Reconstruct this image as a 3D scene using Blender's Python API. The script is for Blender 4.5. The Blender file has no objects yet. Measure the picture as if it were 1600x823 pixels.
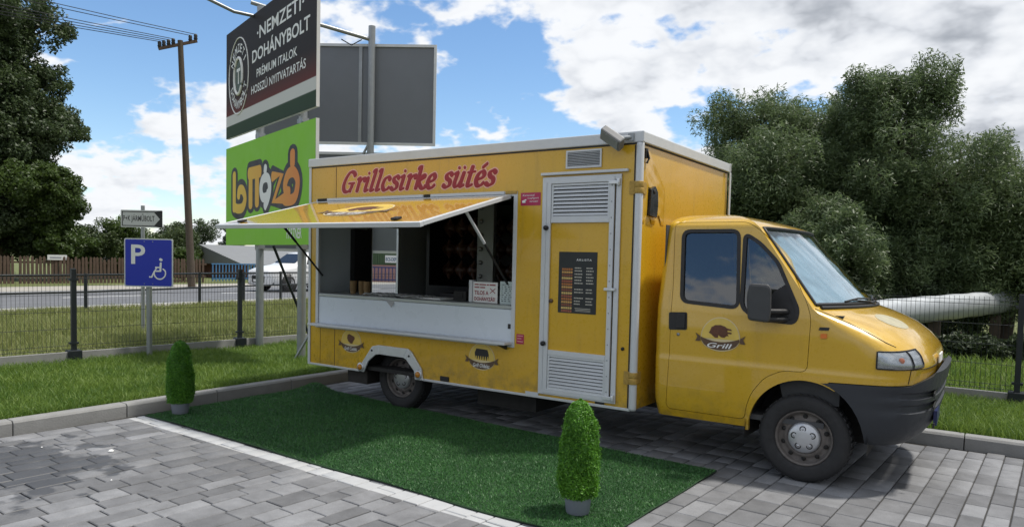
import bpy, bmesh, math, random
import numpy as np
from mathutils import Vector, Matrix
R = math.radians
random.seed(7); rng = np.random.default_rng(7)
scene = bpy.context.scene
col = scene.collection

# ------------------------------------------------------------------ camera
cam_d = bpy.data.cameras.new('camera'); cam = bpy.data.objects.new('camera', cam_d); col.objects.link(cam)
cam_d.sensor_width = 36.0; cam_d.lens = 1140/1600*36.0; cam_d.shift_y = 53.5/1600
cam_d.clip_start = 0.1; cam_d.clip_end = 2000
cam.matrix_world = Matrix.Translation((1.192, -5.737, 1.63)) @ (
    Matrix.Rotation(R(34.2), 4, 'Z') @ Matrix.Rotation(R(90-2.987), 4, 'X') @ Matrix.Rotation(R(1.329), 4, 'Z'))
scene.camera = cam
# ------------------------------------------------------------------ world, sun, exposure
SUN = Vector((.34, .27, 1.0)).normalized()
scene.view_settings.view_transform = 'Standard'; scene.view_settings.look = 'None'
scene.view_settings.exposure = 0.30; scene.view_settings.gamma = 1.0
world = bpy.data.worlds.new('World'); scene.world = world; world.use_nodes = True
wt = world.node_tree; wt.nodes.clear()
def wn(t, **k):
    n = wt.nodes.new(t)
    for a, b in k.items(): setattr(n, a, b)
    return n
def wl(a, b): wt.links.new(a, b)
def wmath(op, a, b=None, c=None, clamp=False):
    n = wn('ShaderNodeMath', operation=op, use_clamp=clamp)
    for i, v in enumerate((a, b, c)):
        if v is None: continue
        if isinstance(v, (int, float)): n.inputs[i].default_value = v
        else: wl(v, n.inputs[i])
    return n.outputs[0]
sky = wn('ShaderNodeTexSky', sky_type='NISHITA', sun_disc=False)
sky.sun_elevation = math.asin(SUN.z); sky.sun_rotation = math.atan2(SUN.x, SUN.y); sky.air_density = 1.0; sky.dust_density = 0.25; sky.ozone_density = 2.5
tc = wn('ShaderNodeTexCoord'); sep = wn('ShaderNodeSeparateXYZ'); wl(tc.outputs['Generated'], sep.inputs[0])
zc = wmath('MAXIMUM', sep.outputs[2], 0.0); den = wmath('ADD', zc, 0.38)
px = wmath('DIVIDE', sep.outputs[0], den); py = wmath('DIVIDE', sep.outputs[1], den)
cmb = wn('ShaderNodeCombineXYZ'); wl(px, cmb.inputs[0]); wl(py, cmb.inputs[1]); cmb.inputs[2].default_value = 1.7
def wnoise(vec, scale, detail, rough=.55, off=(0,0,0)):
    m = wn('ShaderNodeVectorMath', operation='ADD'); wl(vec, m.inputs[0]); m.inputs[1].default_value = off
    n = wn('ShaderNodeTexNoise'); n.inputs['Scale'].default_value = scale; n.inputs['Detail'].default_value = detail
    n.inputs['Roughness'].default_value = rough; wl(m.outputs[0], n.inputs['Vector']); return n.outputs['Fac']
n_big = wnoise(cmb.outputs[0], 1.5, 2, .5, (1.7, 9.4, 0))
n_det = wnoise(cmb.outputs[0], 4.2, 7, .56, (0.4, 7.7, 0))
n_lit = wnoise(cmb.outputs[0], 4.2, 4, .55, (0.45, 7.74, 0))
# more cloud towards the right (+X) of the view, as in the photograph
bias = wmath('MULTIPLY_ADD', sep.outputs[0], .15, .085)
hz_ = wn('ShaderNodeMapRange'); wl(sep.outputs[2], hz_.inputs[0]); hz_.inputs[1].default_value = .0; hz_.inputs[2].default_value = .20; hz_.inputs[3].default_value = .19; hz_.inputs[4].default_value = 0.
bias = wmath('ADD', bias, hz_.outputs[0])
n_pf = wnoise(cmb.outputs[0], 7.5, 4, .5, (5.4, 2.7, 0)); puff = wmath('MULTIPLY_ADD', wmath('ABSOLUTE', wmath('SUBTRACT', n_pf, .5)), -.55, .05)
dens = wmath('ADD', wmath('ADD', wmath('ADD', wmath('MULTIPLY', n_big, .62), wmath('MULTIPLY', n_det, .66)), bias), puff)
mask = wn('ShaderNodeMapRange', interpolation_type='SMOOTHSTEP'); wl(dens, mask.inputs[0])
mask.inputs[1].default_value = .61; mask.inputs[2].default_value = .69
shade = wn('ShaderNodeMapRange', interpolation_type='SMOOTHSTEP'); wl(wmath('ADD', dens, wmath('MULTIPLY', wmath('SUBTRACT', n_lit, n_det), .7)), shade.inputs[0])
shade.inputs[1].default_value = .66; shade.inputs[2].default_value = .94; shade.inputs[3].default_value = 0; shade.inputs[4].default_value = 1
crmp = wn('ShaderNodeValToRGB'); wl(shade.outputs[0], crmp.inputs[0])
crmp.color_ramp.elements[0].color = (.90, .92, .95, 1); crmp.color_ramp.elements[1].color = (.36, .39, .44, 1)
e = crmp.color_ramp.elements.new(.45); e.color = (.72, .75, .80, 1)
hsv = wn('ShaderNodeHueSaturation'); hsv.inputs['Saturation'].default_value = 1.12; wl(sky.outputs[0], hsv.inputs['Color'])
bg1 = wn('ShaderNodeBackground'); wl(hsv.outputs[0], bg1.inputs[0]); bg1.inputs[1].default_value = .135
bg2 = wn('ShaderNodeBackground'); wl(crmp.outputs[0], bg2.inputs[0]); bg2.inputs[1].default_value = .86
mx = wn('ShaderNodeMixShader'); wl(mask.outputs[0], mx.inputs[0]); wl(bg1.outputs[0], mx.inputs[1]); wl(bg2.outputs[0], mx.inputs[2])
wo = wn('ShaderNodeOutputWorld'); wl(mx.outputs[0], wo.inputs[0])
sun_d = bpy.data.lights.new('sun', 'SUN'); sun_d.energy = 3.2; sun_d.angle = R(4.0); sun_d.color = (1, .95, .87)
sun = bpy.data.objects.new('sun', sun_d); col.objects.link(sun); sun.rotation_euler = SUN.to_track_quat('Z', 'Y').to_euler()
sun.location = SUN*30

# ------------------------------------------------------------------ materials
MATS = {}
class NT:
    def __init__(s, name):
        s.m = bpy.data.materials.new(name); s.m.use_nodes = True; s.t = s.m.node_tree
        s.b = s.t.nodes['Principled BSDF']; s.out = s.t.nodes['Material Output']
    def n(s, t, **k):
        x = s.t.nodes.new(t)
        for a, b in k.items(): setattr(x, a, b)
        return x
    def l(s, a, b): s.t.links.new(a, b)
    def put(s, v, sock):
        if hasattr(v, 'links'): s.l(v, sock)
        elif isinstance(v, (tuple, list)): sock.default_value = tuple(v)+((1,) if len(v) == 3 and len(sock.default_value) == 4 else ())
        else: sock.default_value = v
    def math(s, op, a, b=0., c=0., clamp=False):
        x = s.n('ShaderNodeMath', operation=op, use_clamp=clamp); s.put(a, x.inputs[0]); s.put(b, x.inputs[1]); s.put(c, x.inputs[2]); return x.outputs[0]
    def mix(s, f, a, b, blend='MIX'):
        x = s.n('ShaderNodeMix', data_type='RGBA', blend_type=blend); s.put(f, x.inputs[0]); s.put(a, x.inputs[6]); s.put(b, x.inputs[7]); return x.outputs[2]
    def noise(s, scale, detail=4, rough=.55, vec=None, out='Fac'):
        x = s.n('ShaderNodeTexNoise'); x.inputs['Scale'].default_value = scale; x.inputs['Detail'].default_value = detail; x.inputs['Roughness'].default_value = rough
        s.l(vec if vec is not None else s.pos(), x.inputs['Vector']); return x.outputs[out]
    def pos(s):
        if not hasattr(s, '_p'): s._p = s.n('ShaderNodeNewGeometry').outputs['Position']
        return s._p
    def rng(s, v, a, b, c=0., d=1.):
        x = s.n('ShaderNodeMapRange'); s.put(v, x.inputs[0]); x.inputs[1].default_value = a; x.inputs[2].default_value = b; x.inputs[3].default_value = c; x.inputs[4].default_value = d; return x.outputs[0]
    def bump(s, h, strength=.3, dist=.01):
        x = s.n('ShaderNodeBump'); x.inputs['Strength'].default_value = strength; x.inputs['Distance'].default_value = dist; s.l(h, x.inputs['Height']); s.l(x.outputs[0], s.b.inputs['Normal'])
    def set(s, **k):
        for a, v in k.items(): s.put(v, s.b.inputs[a.replace('_', ' ')])
        return s
def scl(c, f): return tuple(min(1, x*f) for x in c)
def simple(name, c, rough=.5, metal=0., var=.12, scale=6., bump=0., bscale=40., coat=0., spec=.5):
    if name in MATS: return MATS[name]
    k = NT(name); f = k.noise(scale, 5)
    k.set(Base_Color=k.mix(f, scl(c, 1-var), scl(c, 1+var)), Roughness=k.rng(k.noise(scale*2.3, 3), .3, .7, max(0, rough-.07), min(1, rough+.07)), Metallic=metal, Coat_Weight=coat)
    k.b.inputs['Specular IOR Level'].default_value = spec
    if bump: k.bump(k.noise(bscale, 4), bump, .005)
    MATS[name] = k.m; return k.m
def yellow(name, dirt=1., c0=(.61, .360, .016), c1=(.66, .392, .020), coat=.35):
    k = NT(name)
    big = k.noise(1.3, 4); fine = k.noise(35, 5)
    c = k.mix(big, c0, c1)
    sp = k.n('ShaderNodeSeparateXYZ'); k.l(k.pos(), sp.inputs[0])
    low = k.rng(sp.outputs[2], .75, .32, 0, 1)
    d = k.math('MULTIPLY', k.math('MULTIPLY', low, k.rng(k.noise(9, 6, .65), .42, .7)), .85*dirt)
    mp = k.n('ShaderNodeMapping'); mp.inputs['Scale'].default_value = (14, 14, 1.2); k.l(k.pos(), mp.inputs[0])
    st = k.math('MULTIPLY', k.rng(k.noise(1., 4, .6, mp.outputs[0]), .55, .8), .26*dirt)
    c = k.mix(k.math('ADD', d, st, clamp=True), c, (.16, .115, .05))
    k.set(Base_Color=c, Roughness=k.rng(fine, .3, .7, .24, .36), Coat_Weight=coat, Coat_Roughness=.04)
    k.bump(k.math('ADD', k.noise(1.7, 2), k.math('MULTIPLY', fine, .012)), .25, .02)
    MATS[name] = k.m; return k.m
M_Y = yellow('yellow_paint'); M_YD = yellow('yellow_paint_cab', .6, (.59, .358, .020), (.64, .390, .024), 1.); M_YH = yellow('yellow_hatch_vinyl', .5, (.60, .35, .018), (.65, .38, .022), 1.)
M_ALU = simple('aluminium', (.66, .68, .70), .38, .55, .08, 9, .08, 60)
M_ALUW = simple('white_aluminium', (.60, .62, .64), .42, .1, .09, 7)
M_WHITE = simple('white_panel', (.80, .81, .82), .35, 0, .04, 4)
M_BLACK = simple('black_rubber', (.014, .014, .015), .55, 0, .3, 20)
M_TYRE = simple('tyre_rubber', (.022, .022, .023), .75, 0, .35, 14, .4, 70)
M_DARK = simple('underbody', (.02, .019, .018), .8, 0, .4, 9)
M_BUMP = simple('bumper_plastic', (.025, .029, .036), .5, 0, .12, 10, .15, 220)
M_STEEL = simple('galvanised_steel', (.31, .33, .345), .45, .6, .14, 11)
M_STAIN = simple('stainless_steel', (.38, .39, .39), .35, .85, .1, 4)
M_RIM = simple('rusty_rim', (.14, .125, .115), .6, .4, .5, 24, .2, 60)
M_HUB = simple('hubcap_silver', (.55, .56, .58), .35, .6, .1, 15)
M_RUST = simple('rusty_hinge', (.42, .27, .06), .6, .2, .5, 60)
M_GREYB = simple('grey_panel_back', (.16, .175, .20), .5, .1, .07, 2.2)
M_ANTH = simple('anthracite_fence', (.011, .016, .020), .5, .1, .2, 8)
M_CONC = simple('concrete', (.25, .25, .245), .85, 0, .2, 7, .5, 60)
M_BLUE = simple('sign_blue', (.012, .03, .42), .35, 0, .05, 3)
M_PRINTW = simple('print_white', (.82, .82, .80), .45, 0, .02, 3)
M_PRINTB = simple('print_black', (.012, .012, .014), .45, 0, .1, 3)
M_RED = simple('print_red', (.30, .012, .022), .4, 0, .1, 6)
M_PINK = simple('print_pink', (.78, .45, .36), .4, 0, .05, 6)
M_STICK = simple('sticker_magenta', (.42, .012, .075), .35, 0, .08, 9)
M_BROWN = simple('ribbon_brown', (.11, .062, .034), .45, 0, .15, 20)
M_CHICK = simple('print_roast', (.11, .038, .017), .5, 0, .7, 60)
M_DOME = simple('emblem_yellow', (.70, .50, .10), .4, 0, .22, 8)
M_GREEN = simple('sign_green', (.24, .58, .03), .6, 0, .04, 1.5)
M_WOOD = simple('weathered_wood', (.085, .055, .038), .85, 0, .35, 9, .3, 40)
M_BARK = simple('bark', (.075, .058, .042), .9, 0, .35, 12, .6, 30)
M_POT = simple('grey_pot', (.25, .27, .32), .55, 0, .06, 8)
M_ROOFT = simple('roof_sheet', (.20, .21, .22), .8, 0, .08, 1)
M_CARD = simple('cardboard', (.26, .17, .08), .8, 0, .15, 12)
M_FOIL = simple('pipe_foil', (.50, .53, .56), .5, .5, .12, 2.2, .25, 5)
M_SUNSH = simple('sunshade_foil', (.36, .50, .60), .25, .55, .25, 5, .5, 12)

def glass(name, tint, refl_min=.06, dark=.35):
    k = NT(name); t = k.t; t.nodes.remove(k.b)
    lw = k.n('ShaderNodeLayerWeight'); lw.inputs[0].default_value = .5
    g = k.n('ShaderNodeBsdfGlossy'); g.inputs['Roughness'].default_value = .02; g.inputs['Color'].default_value = (.95, .97, 1, 1)
    tr = k.n('ShaderNodeBsdfTransparent'); tr.inputs[0].default_value = (*tint, 1)
    m = k.n('ShaderNodeMixShader'); k.l(k.math('MULTIPLY_ADD', k.math('POWER', lw.outputs['Facing'], 4.), .9, refl_min, clamp=True), m.inputs[0])
    k.l(tr.outputs[0], m.inputs[1]); k.l(g.outputs[0], m.inputs[2]); k.l(m.outputs[0], k.out.inputs[0])
    MATS[name] = k.m; return k.m
M_GLASS = glass('side_glass', (.42, .45, .46), .12)
M_WSG = glass('windscreen_glass', (.90, .96, .97), .10)
M_LENS = glass('lamp_lens', (.85, .87, .88), .08)

# ------------------------------------------------------------------ builders
WORLD = {}
class MB:
    def __init__(s): s.v = []; s.f = []; s.sm = []
    def add(s, vs, fs, smooth=False):
        o = len(s.v); s.v += [tuple(p) for p in vs]; s.f += [tuple(i+o for i in f) for f in fs]; s.sm += [smooth]*len(fs); return s
    def box(s, x0, x1, y0, y1, z0, z1):
        vs = [(x, y, z) for z in (z0, z1) for y in (y0, y1) for x in (x0, x1)]
        return s.add(vs, [(0, 2, 3, 1), (4, 5, 7, 6), (0, 1, 5, 4), (2, 6, 7, 3), (0, 4, 6, 2), (1, 3, 7, 5)])
    def obox(s, c, u, v, w):   # oriented box, half vectors
        c, u, v, w = map(Vector, (c, u, v, w))
        vs = [c+a*u+b*v+d*w for d in (-1, 1) for b in (-1, 1) for a in (-1, 1)]
        return s.add(vs, [(0, 2, 3, 1), (4, 5, 7, 6), (0, 1, 5, 4), (2, 6, 7, 3), (0, 4, 6, 2), (1, 3, 7, 5)])
    def prism(s, poly, a, b, fr):  # poly in 2D, fr(u,v,h)->3D
        n = len(poly); vs = [fr(p[0], p[1], a) for p in poly]+[fr(p[0], p[1], b) for p in poly]
        fs = [tuple(range(n))[::-1], tuple(range(n, 2*n))]+[(i, (i+1) % n, n+(i+1) % n, n+i) for i in range(n)]
        return s.add(vs, fs)
    def poly(s, poly, h, fr): 
        return s.add([fr(p[0], p[1], h) for p in poly], [tuple(range(len(poly)))])
    def tube(s, path, r, n=8, caps=True, smooth=True):
        path = [Vector(p) for p in path]; rs = r if isinstance(r, (list, tuple)) else [r]*len(path)
        vs = []; fs = []
        for i, p in enumerate(path):
            t = (path[min(i+1, len(path)-1)]-path[max(i-1, 0)]).normalized()
            a = t.cross(Vector((0, 0, 1)) if abs(t.z) < .9 else Vector((1, 0, 0))).normalized(); b = t.cross(a)
            vs += [p+(a*math.cos(q)+b*math.sin(q))*rs[i] for q in (2*math.pi*j/n for j in range(n))]
        for i in range(len(path)-1): fs += [(i*n+j, i*n+(j+1) % n, (i+1)*n+(j+1) % n, (i+1)*n+j) for j in range(n)]
        s.add(vs, fs, smooth)
        if caps: s.add(vs[:n], [tuple(range(n))[::-1]]); s.add(vs[-n:], [tuple(range(n))])
        return s
    def lathe(s, prof, c, axis, n=28, smooth=True):  # prof (r,h) along axis from c
        c = Vector(c); ax = Vector(axis).normalized(); a = ax.cross(Vector((0, 0, 1)) if abs(ax.z) < .9 else Vector((1, 0, 0))).normalized(); b = ax.cross(a)
        vs = []; fs = []
        for r_, h in prof: vs += [c+ax*h+(a*math.cos(q)+b*math.sin(q))*r_ for q in (2*math.pi*j/n for j in range(n))]
        for i in range(len(prof)-1): fs += [(i*n+j, i*n+(j+1) % n, (i+1)*n+(j+1) % n, (i+1)*n+j) for j in range(n)]
        return s.add(vs, fs, smooth)
    def mesh(s, name, off=(0, 0, 0)):
        m = bpy.data.meshes.new(name); o = Vector(off)
        m.from_pydata([tuple(Vector(p)-o) for p in s.v], [], s.f); m.polygons.foreach_set('use_smooth', s.sm); m.update(); return m
    def build(s, name, mat, parent=None, bevel=0., fixn=True, loc=None):
        off = WORLD.get(parent.name, Vector()) if parent else (Vector(loc) if loc else Vector())
        m = s.mesh(name, off)
        if fixn:
            b = bmesh.new(); b.from_mesh(m); bmesh.ops.recalc_face_normals(b, faces=b.faces); b.to_mesh(m); b.free()
        return link(name, m, mat, parent, bevel, off)
def link(name, mesh, mat, parent=None, bevel=0., off=None):
    o = bpy.data.objects.new(name, mesh); col.objects.link(o)
    if mat is not None and not mesh.materials: mesh.materials.append(mat)
    if parent is not None: o.parent = parent; WORLD[o.name] = WORLD.get(parent.name, Vector())
    else:
        if off is not None: o.location = off
        WORLD[o.name] = Vector(off) if off is not None else Vector()
    if bevel:
        b = o.modifiers.new('bevel', 'BEVEL'); b.width = bevel; b.segments = 2; b.limit_method = 'ANGLE'; b.angle_limit = R(40)
    return o
def tag(o, label, cat, group=None):
    o['label'] = label; o['category'] = cat
    if group: o['group'] = group
    return o
def thing(name, label, cat, loc=(0, 0, 0), group=None):
    o = bpy.data.objects.new(name, None); o.empty_display_size = .2; col.objects.link(o); o.location = loc; WORLD[o.name] = Vector(loc)
    return tag(o, label, cat, group)
def structure(o): o['kind'] = 'structure'; return o
def np_mesh(name, V, F, smooth=False, attr=None):
    V = np.asarray(V, np.float32).reshape(-1, 3); F = np.asarray(F, np.int32); k = F.shape[1]
    m = bpy.data.meshes.new(name); m.vertices.add(len(V)); m.vertices.foreach_set('co', V.ravel())
    m.loops.add(F.size); m.loops.foreach_set('vertex_index', F.ravel()); m.polygons.add(len(F))
    m.polygons.foreach_set('loop_start', np.arange(0, F.size, k, dtype=np.int32)); m.polygons.foreach_set('loop_total', np.full(len(F), k, np.int32))
    if smooth: m.polygons.foreach_set('use_smooth', np.ones(len(F), bool))
    if attr is not None:
        a = m.attributes.new('tone', 'FLOAT', 'FACE'); a.data.foreach_set('value', np.asarray(attr, np.float32))
    m.update(calc_edges=True); return m
def frame(o, u, v):
    o, u, v = Vector(o), Vector(u), Vector(v); n = u.cross(v).normalized()
    return lambda a, b, h=0.: o+u*a+v*b+n*h
SIDE = lambda Y: frame((0, Y, 0), (1, 0, 0), (0, 0, 1))      # outward = -Y
def fillet(poly, r, n=4):
    out = []; N = len(poly)
    for i in range(N):
        p0, p1, p2 = (Vector(poly[(i+k) % N]).to_2d() for k in (-1, 0, 1))
        a = (p0-p1); b = (p2-p1); rr = min(r, a.length*.45, b.length*.45); a.normalize(); b.normalize()
        q0 = p1+a*rr; q2 = p1+b*rr
        for k in range(n+1):
            t = k/n; out.append(tuple(q0*(1-t)**2+p1*2*t*(1-t)+q2*t*t))
    return out
def offset(poly, d):
    N = len(poly); out = []; A = sum(poly[i][0]*poly[(i+1) % N][1]-poly[(i+1) % N][0]*poly[i][1] for i in range(N)); sg = 1 if A > 0 else -1
    for i in range(N):
        p0, p1, p2 = (Vector(poly[(i+k) % N]).to_2d() for k in (-1, 0, 1))
        e1 = (p1-p0).normalized(); e2 = (p2-p1).normalized(); n1 = Vector((e1.y, -e1.x)); n2 = Vector((e2.y, -e2.x)); n = (n1+n2)
        n = n/max(.3, n.length_squared)*2 if n.length > 1e-6 else n1
        out.append(tuple(p1+n*d*sg))
    return out
def ring(mb, poly, d_out, d_in, h0, h1, fr):
    a = offset(poly, d_out); b = offset(poly, d_in); n = len(poly)
    vs = [fr(*p, h0) for p in a]+[fr(*p, h1) for p in a]+[fr(*p, h1) for p in b]+[fr(*p, h0) for p in b]
    fs = [(k*n+i, k*n+(i+1) % n, ((k+1) % 4)*n+(i+1) % n, ((k+1) % 4)*n+i) for k in range(4) for i in range(n)]
    return mb.add(vs, fs)
def catmull(pts, n=6):
    P = [Vector(p) for p in pts]; out = []
    for i in range(len(P)-1):
        p0, p1, p2, p3 = P[max(i-1, 0)], P[i], P[i+1], P[min(i+2, len(P)-1)]
        for k in range(n):
            t = k/n; out.append(.5*((2*p1)+(p2-p0)*t+(2*p0-5*p1+4*p2-p3)*t*t+(3*p1-p0-3*p2+p3)*t**3))
    out.append(P[-1]); return out
def stroke(mb, pts, w, fr, h, t=.0012, smooth=True, grow=0., shear=0., nib=0.):
    P = [Vector((p[0], p[1])) for p in pts]; P = catmull(P) if smooth and len(P) > 2 else P
    n = len(P); vs = []; L = []; C = []; Rr = []
    for i in range(n):
        d = (P[min(i+1, n-1)]-P[max(i-1, 0)]); d = d.normalized() if d.length else Vector((1, 0)); nn = Vector((-d.y, d.x))
        ww = w*(1-nib+nib*abs(math.sin(math.atan2(d.y, d.x)-R(20))))/2+grow
        L.append(P[i]+nn*ww); Rr.append(P[i]-nn*ww)
    S = lambda p: (p[0]+shear*p[1], p[1])
    for i in range(n): vs += [fr(*S(L[i]), h), fr(*S(P[i]), h+t), fr(*S(Rr[i]), h)]
    fs = []
    for i in range(n-1): a = 3*i; fs += [(a, a+1, a+4, a+3), (a+1, a+2, a+5, a+4)]
    mb.add(vs, fs)
    for e, sgn in ((0, -1), (n-1, 1)):
        d = (P[min(e+1, n-1)]-P[max(e-1, 0)]).normalized(); nn = (L[e]-P[e]); ww = nn.length; nn = nn.normalized()
        arc = [P[e]+(nn*math.cos(q)+d*sgn*math.sin(q)*.7)*ww for q in (math.pi*k/6 for k in range(7))]
        vv = [fr(*S(P[e]), h+t)]+[fr(*S(p), h) for p in arc]
        mb.add(vv, [(0, k, k+1) if sgn > 0 else (0, k+1, k) for k in range(1, 7)])
    return mb
def text(name, body, mat, parent, fr, x, y, w, hgt, h=.003, shear=0., bold=0., sp=1.):
    c = bpy.data.curves.new(name, 'FONT'); c.body = body; c.size = 1; c.shear = shear; c.offset = bold; c.space_character = sp; c.fill_mode = 'FRONT'; c.resolution_u = 3
    o = bpy.data.objects.new('tmp', c); col.objects.link(o); bpy.context.view_layer.update()
    m = bpy.data.meshes.new_from_object(o.evaluated_get(bpy.context.evaluated_depsgraph_get())); bpy.data.objects.remove(o); bpy.data.curves.remove(c)
    co = np.array([v.co[:2] for v in m.vertices]); lo, hi = co.min(0), co.max(0); off = WORLD.get(parent.name, Vector())
    for v in m.vertices:
        a = x+(v.co.x-lo[0])/(hi[0]-lo[0])*w; b = y+(v.co.y-lo[1])/(hi[1]-lo[1])*hgt; v.co = fr(a, b, h)-off
    m.materials.clear(); m.name = name
    return link(name, m, mat, parent)
def apply_mods(o):
    bpy.context.view_layer.update(); m = bpy.data.meshes.new_from_object(o.evaluated_get(bpy.context.evaluated_depsgraph_get()))
    o.modifiers.clear(); o.data = m; return o
def boolean(mesh_mb, ops, name):
    o = mesh_mb if isinstance(mesh_mb, bpy.types.Object) else link(name, mesh_mb.mesh(name), None)
    cut = []
    for kind, mb in ops:
        m = mb.mesh('cut'); b = bmesh.new(); b.from_mesh(m); bmesh.ops.recalc_face_normals(b, faces=b.faces); b.to_mesh(m); b.free()
        c = link('cut', m, None); cut.append(c); x = o.modifiers.new('b', 'BOOLEAN'); x.operation = kind; x.solver = 'EXACT'; x.object = c
    apply_mods(o)
    for c in cut: bpy.data.objects.remove(c)
    return o

# ================================================================== THE SETTING
def grassy(name, a, b, soil=(.10, .075, .045)):
    k = NT(name); f = k.noise(2.2, 5); g = k.noise(.35, 3)
    c = k.mix(f, a, b); c = k.mix(k.rng(k.noise(.9, 5, .65), .60, .74), c, soil); c = k.mix(k.rng(g, .35, .7), c, scl(b, 1.15))
    k.set(Base_Color=c, Roughness=.95); k.bump(k.noise(30, 4), .6, .03); MATS[name] = k.m; return k.m
M_GR = grassy('grass_ground', (.045, .085, .016), (.08, .125, .03))
M_GR2 = grassy('field_grass', (.075, .105, .026), (.13, .145, .05))
def leafy(name, a, b, trans=.35, rough=.5, patch=0.):
    k = NT(name); oi = k.n('ShaderNodeAttribute', attribute_name='tone')
    f_ = oi.outputs['Fac'] if not patch else k.math('ADD', oi.outputs['Fac'], k.rng(k.noise(1.6, 4), .3, .7, -patch, patch), clamp=True)
    c = k.mix(f_, a, b); k.set(Base_Color=c, Roughness=rough)
    t = k.n('ShaderNodeBsdfTranslucent'); k.l(k.mix(.5, c, scl(b, 1.5)), t.inputs[0])
    m = k.n('ShaderNodeMixShader'); m.inputs[0].default_value = trans; k.l(k.b.outputs[0], m.inputs[1]); k.l(t.outputs[0], m.inputs[2]); k.l(m.outputs[0], k.out.inputs[0])
    MATS[name] = k.m; return k.m
M_BLADE = leafy('grass_blade', (.060, .135, .016), (.20, .29, .052), .35, .55, .35)
M_DRYBL = leafy('field_blade', (.115, .160, .032), (.29, .30, .11), .35, .6)
M_TURF = leafy('turf_blade', (.024, .100, .024), (.064, .200, .044), .1, .5, .4)

# ground sheets
structure(MB().add([(-900, -900, -.13), (900, -900, -.13), (900, 900, -.13), (-900, 900, -.13)], [(0, 1, 2, 3)]).build('ground', M_GR2))
def sheet(name, x0, x1, y0, y1, zf, nx, ny, mat):
    X, Y = np.meshgrid(np.linspace(x0, x1, nx), np.linspace(y0, y1, ny), indexing='ij'); Z = zf(X, Y)
    i = np.arange(nx*ny).reshape(nx, ny); F = np.stack([i[:-1, :-1], i[1:, :-1], i[1:, 1:], i[:-1, 1:]], -1).reshape(-1, 4)
    return structure(link(name, np_mesh(name, np.stack([X, Y, Z], -1), F, True), mat))
wob = lambda X, Y: .025*np.sin(X*1.7+Y*.6)+.02*np.sin(Y*2.3-X*.8)
near_z = lambda X, Y: .085+.5*wob(X, Y)*np.clip((-6.3-X)/.6, 0, 1)
mid_z = lambda X, Y: np.interp(X, [-19.4, -14, -9.45], [.02, .06, .11])+1.3*wob(X, Y)*np.clip((X+19.4)/2, 0, 1)
back_z = lambda X, Y: .095+.4*wob(X, Y)*np.clip((Y-2.5)/.6, 0, 1)
sheet('grass_verge', -9.45, -6.075, -14, 2.185, near_z, 40, 120, M_GR)
sheet('grass_verge', -9.45, 14, 2.185, 4.5, back_z, 120, 24, M_GR)
sheet('grass_field', -19.4, -9.45, -60, 60, mid_z, 60, 200, M_GR2)
sheet('grass_field', -9.45, 60, 4.5, 60, lambda X, Y: .09+0*X, 12, 12, M_GR2)
def asphalt(name, c):
    k = NT(name); f = k.noise(1.1, 5); g = k.noise(120, 2)
    k.set(Base_Color=k.mix(k.math('MULTIPLY', f, k.rng(g, .3, .7, .75, 1.1)), scl(c, .75), scl(c, 1.4)), Roughness=.8); k.bump(g, .3, .004); MATS[name] = k.m; return k.m
structure(MB().box(-20.6, -19.38, -120, 120, -.1, .012).build('gravel_shoulder', simple('gravel', (.36, .34, .30), .95, 0, .3, 14, .6, 60)))
structure(MB().box(-29.7, -20.55, -150, 150, -.1, .004).build('road', asphalt('asphalt', (.13, .135, .145))))
mk = MB().box(-20.95, -20.83, -150, 150, .0045, .008).box(-29.3, -29.18, -150, 150, .0045, .008)
for i in range(-14, 16): mk.box(-25.1, -24.98, i*6., i*6.+3, .0045, .008)
structure(mk.build('road_marking', M_PRINTW))
structure(MB().box(-33.2, -29.66, -120, 120, -.1, .014).build('far_pavement', simple('gravel', (.36, .34, .30), .95)))
structure(MB().box(-160, -33.1, -160, 160, -.1, .02).build('far_grass', M_GR2))

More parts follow.
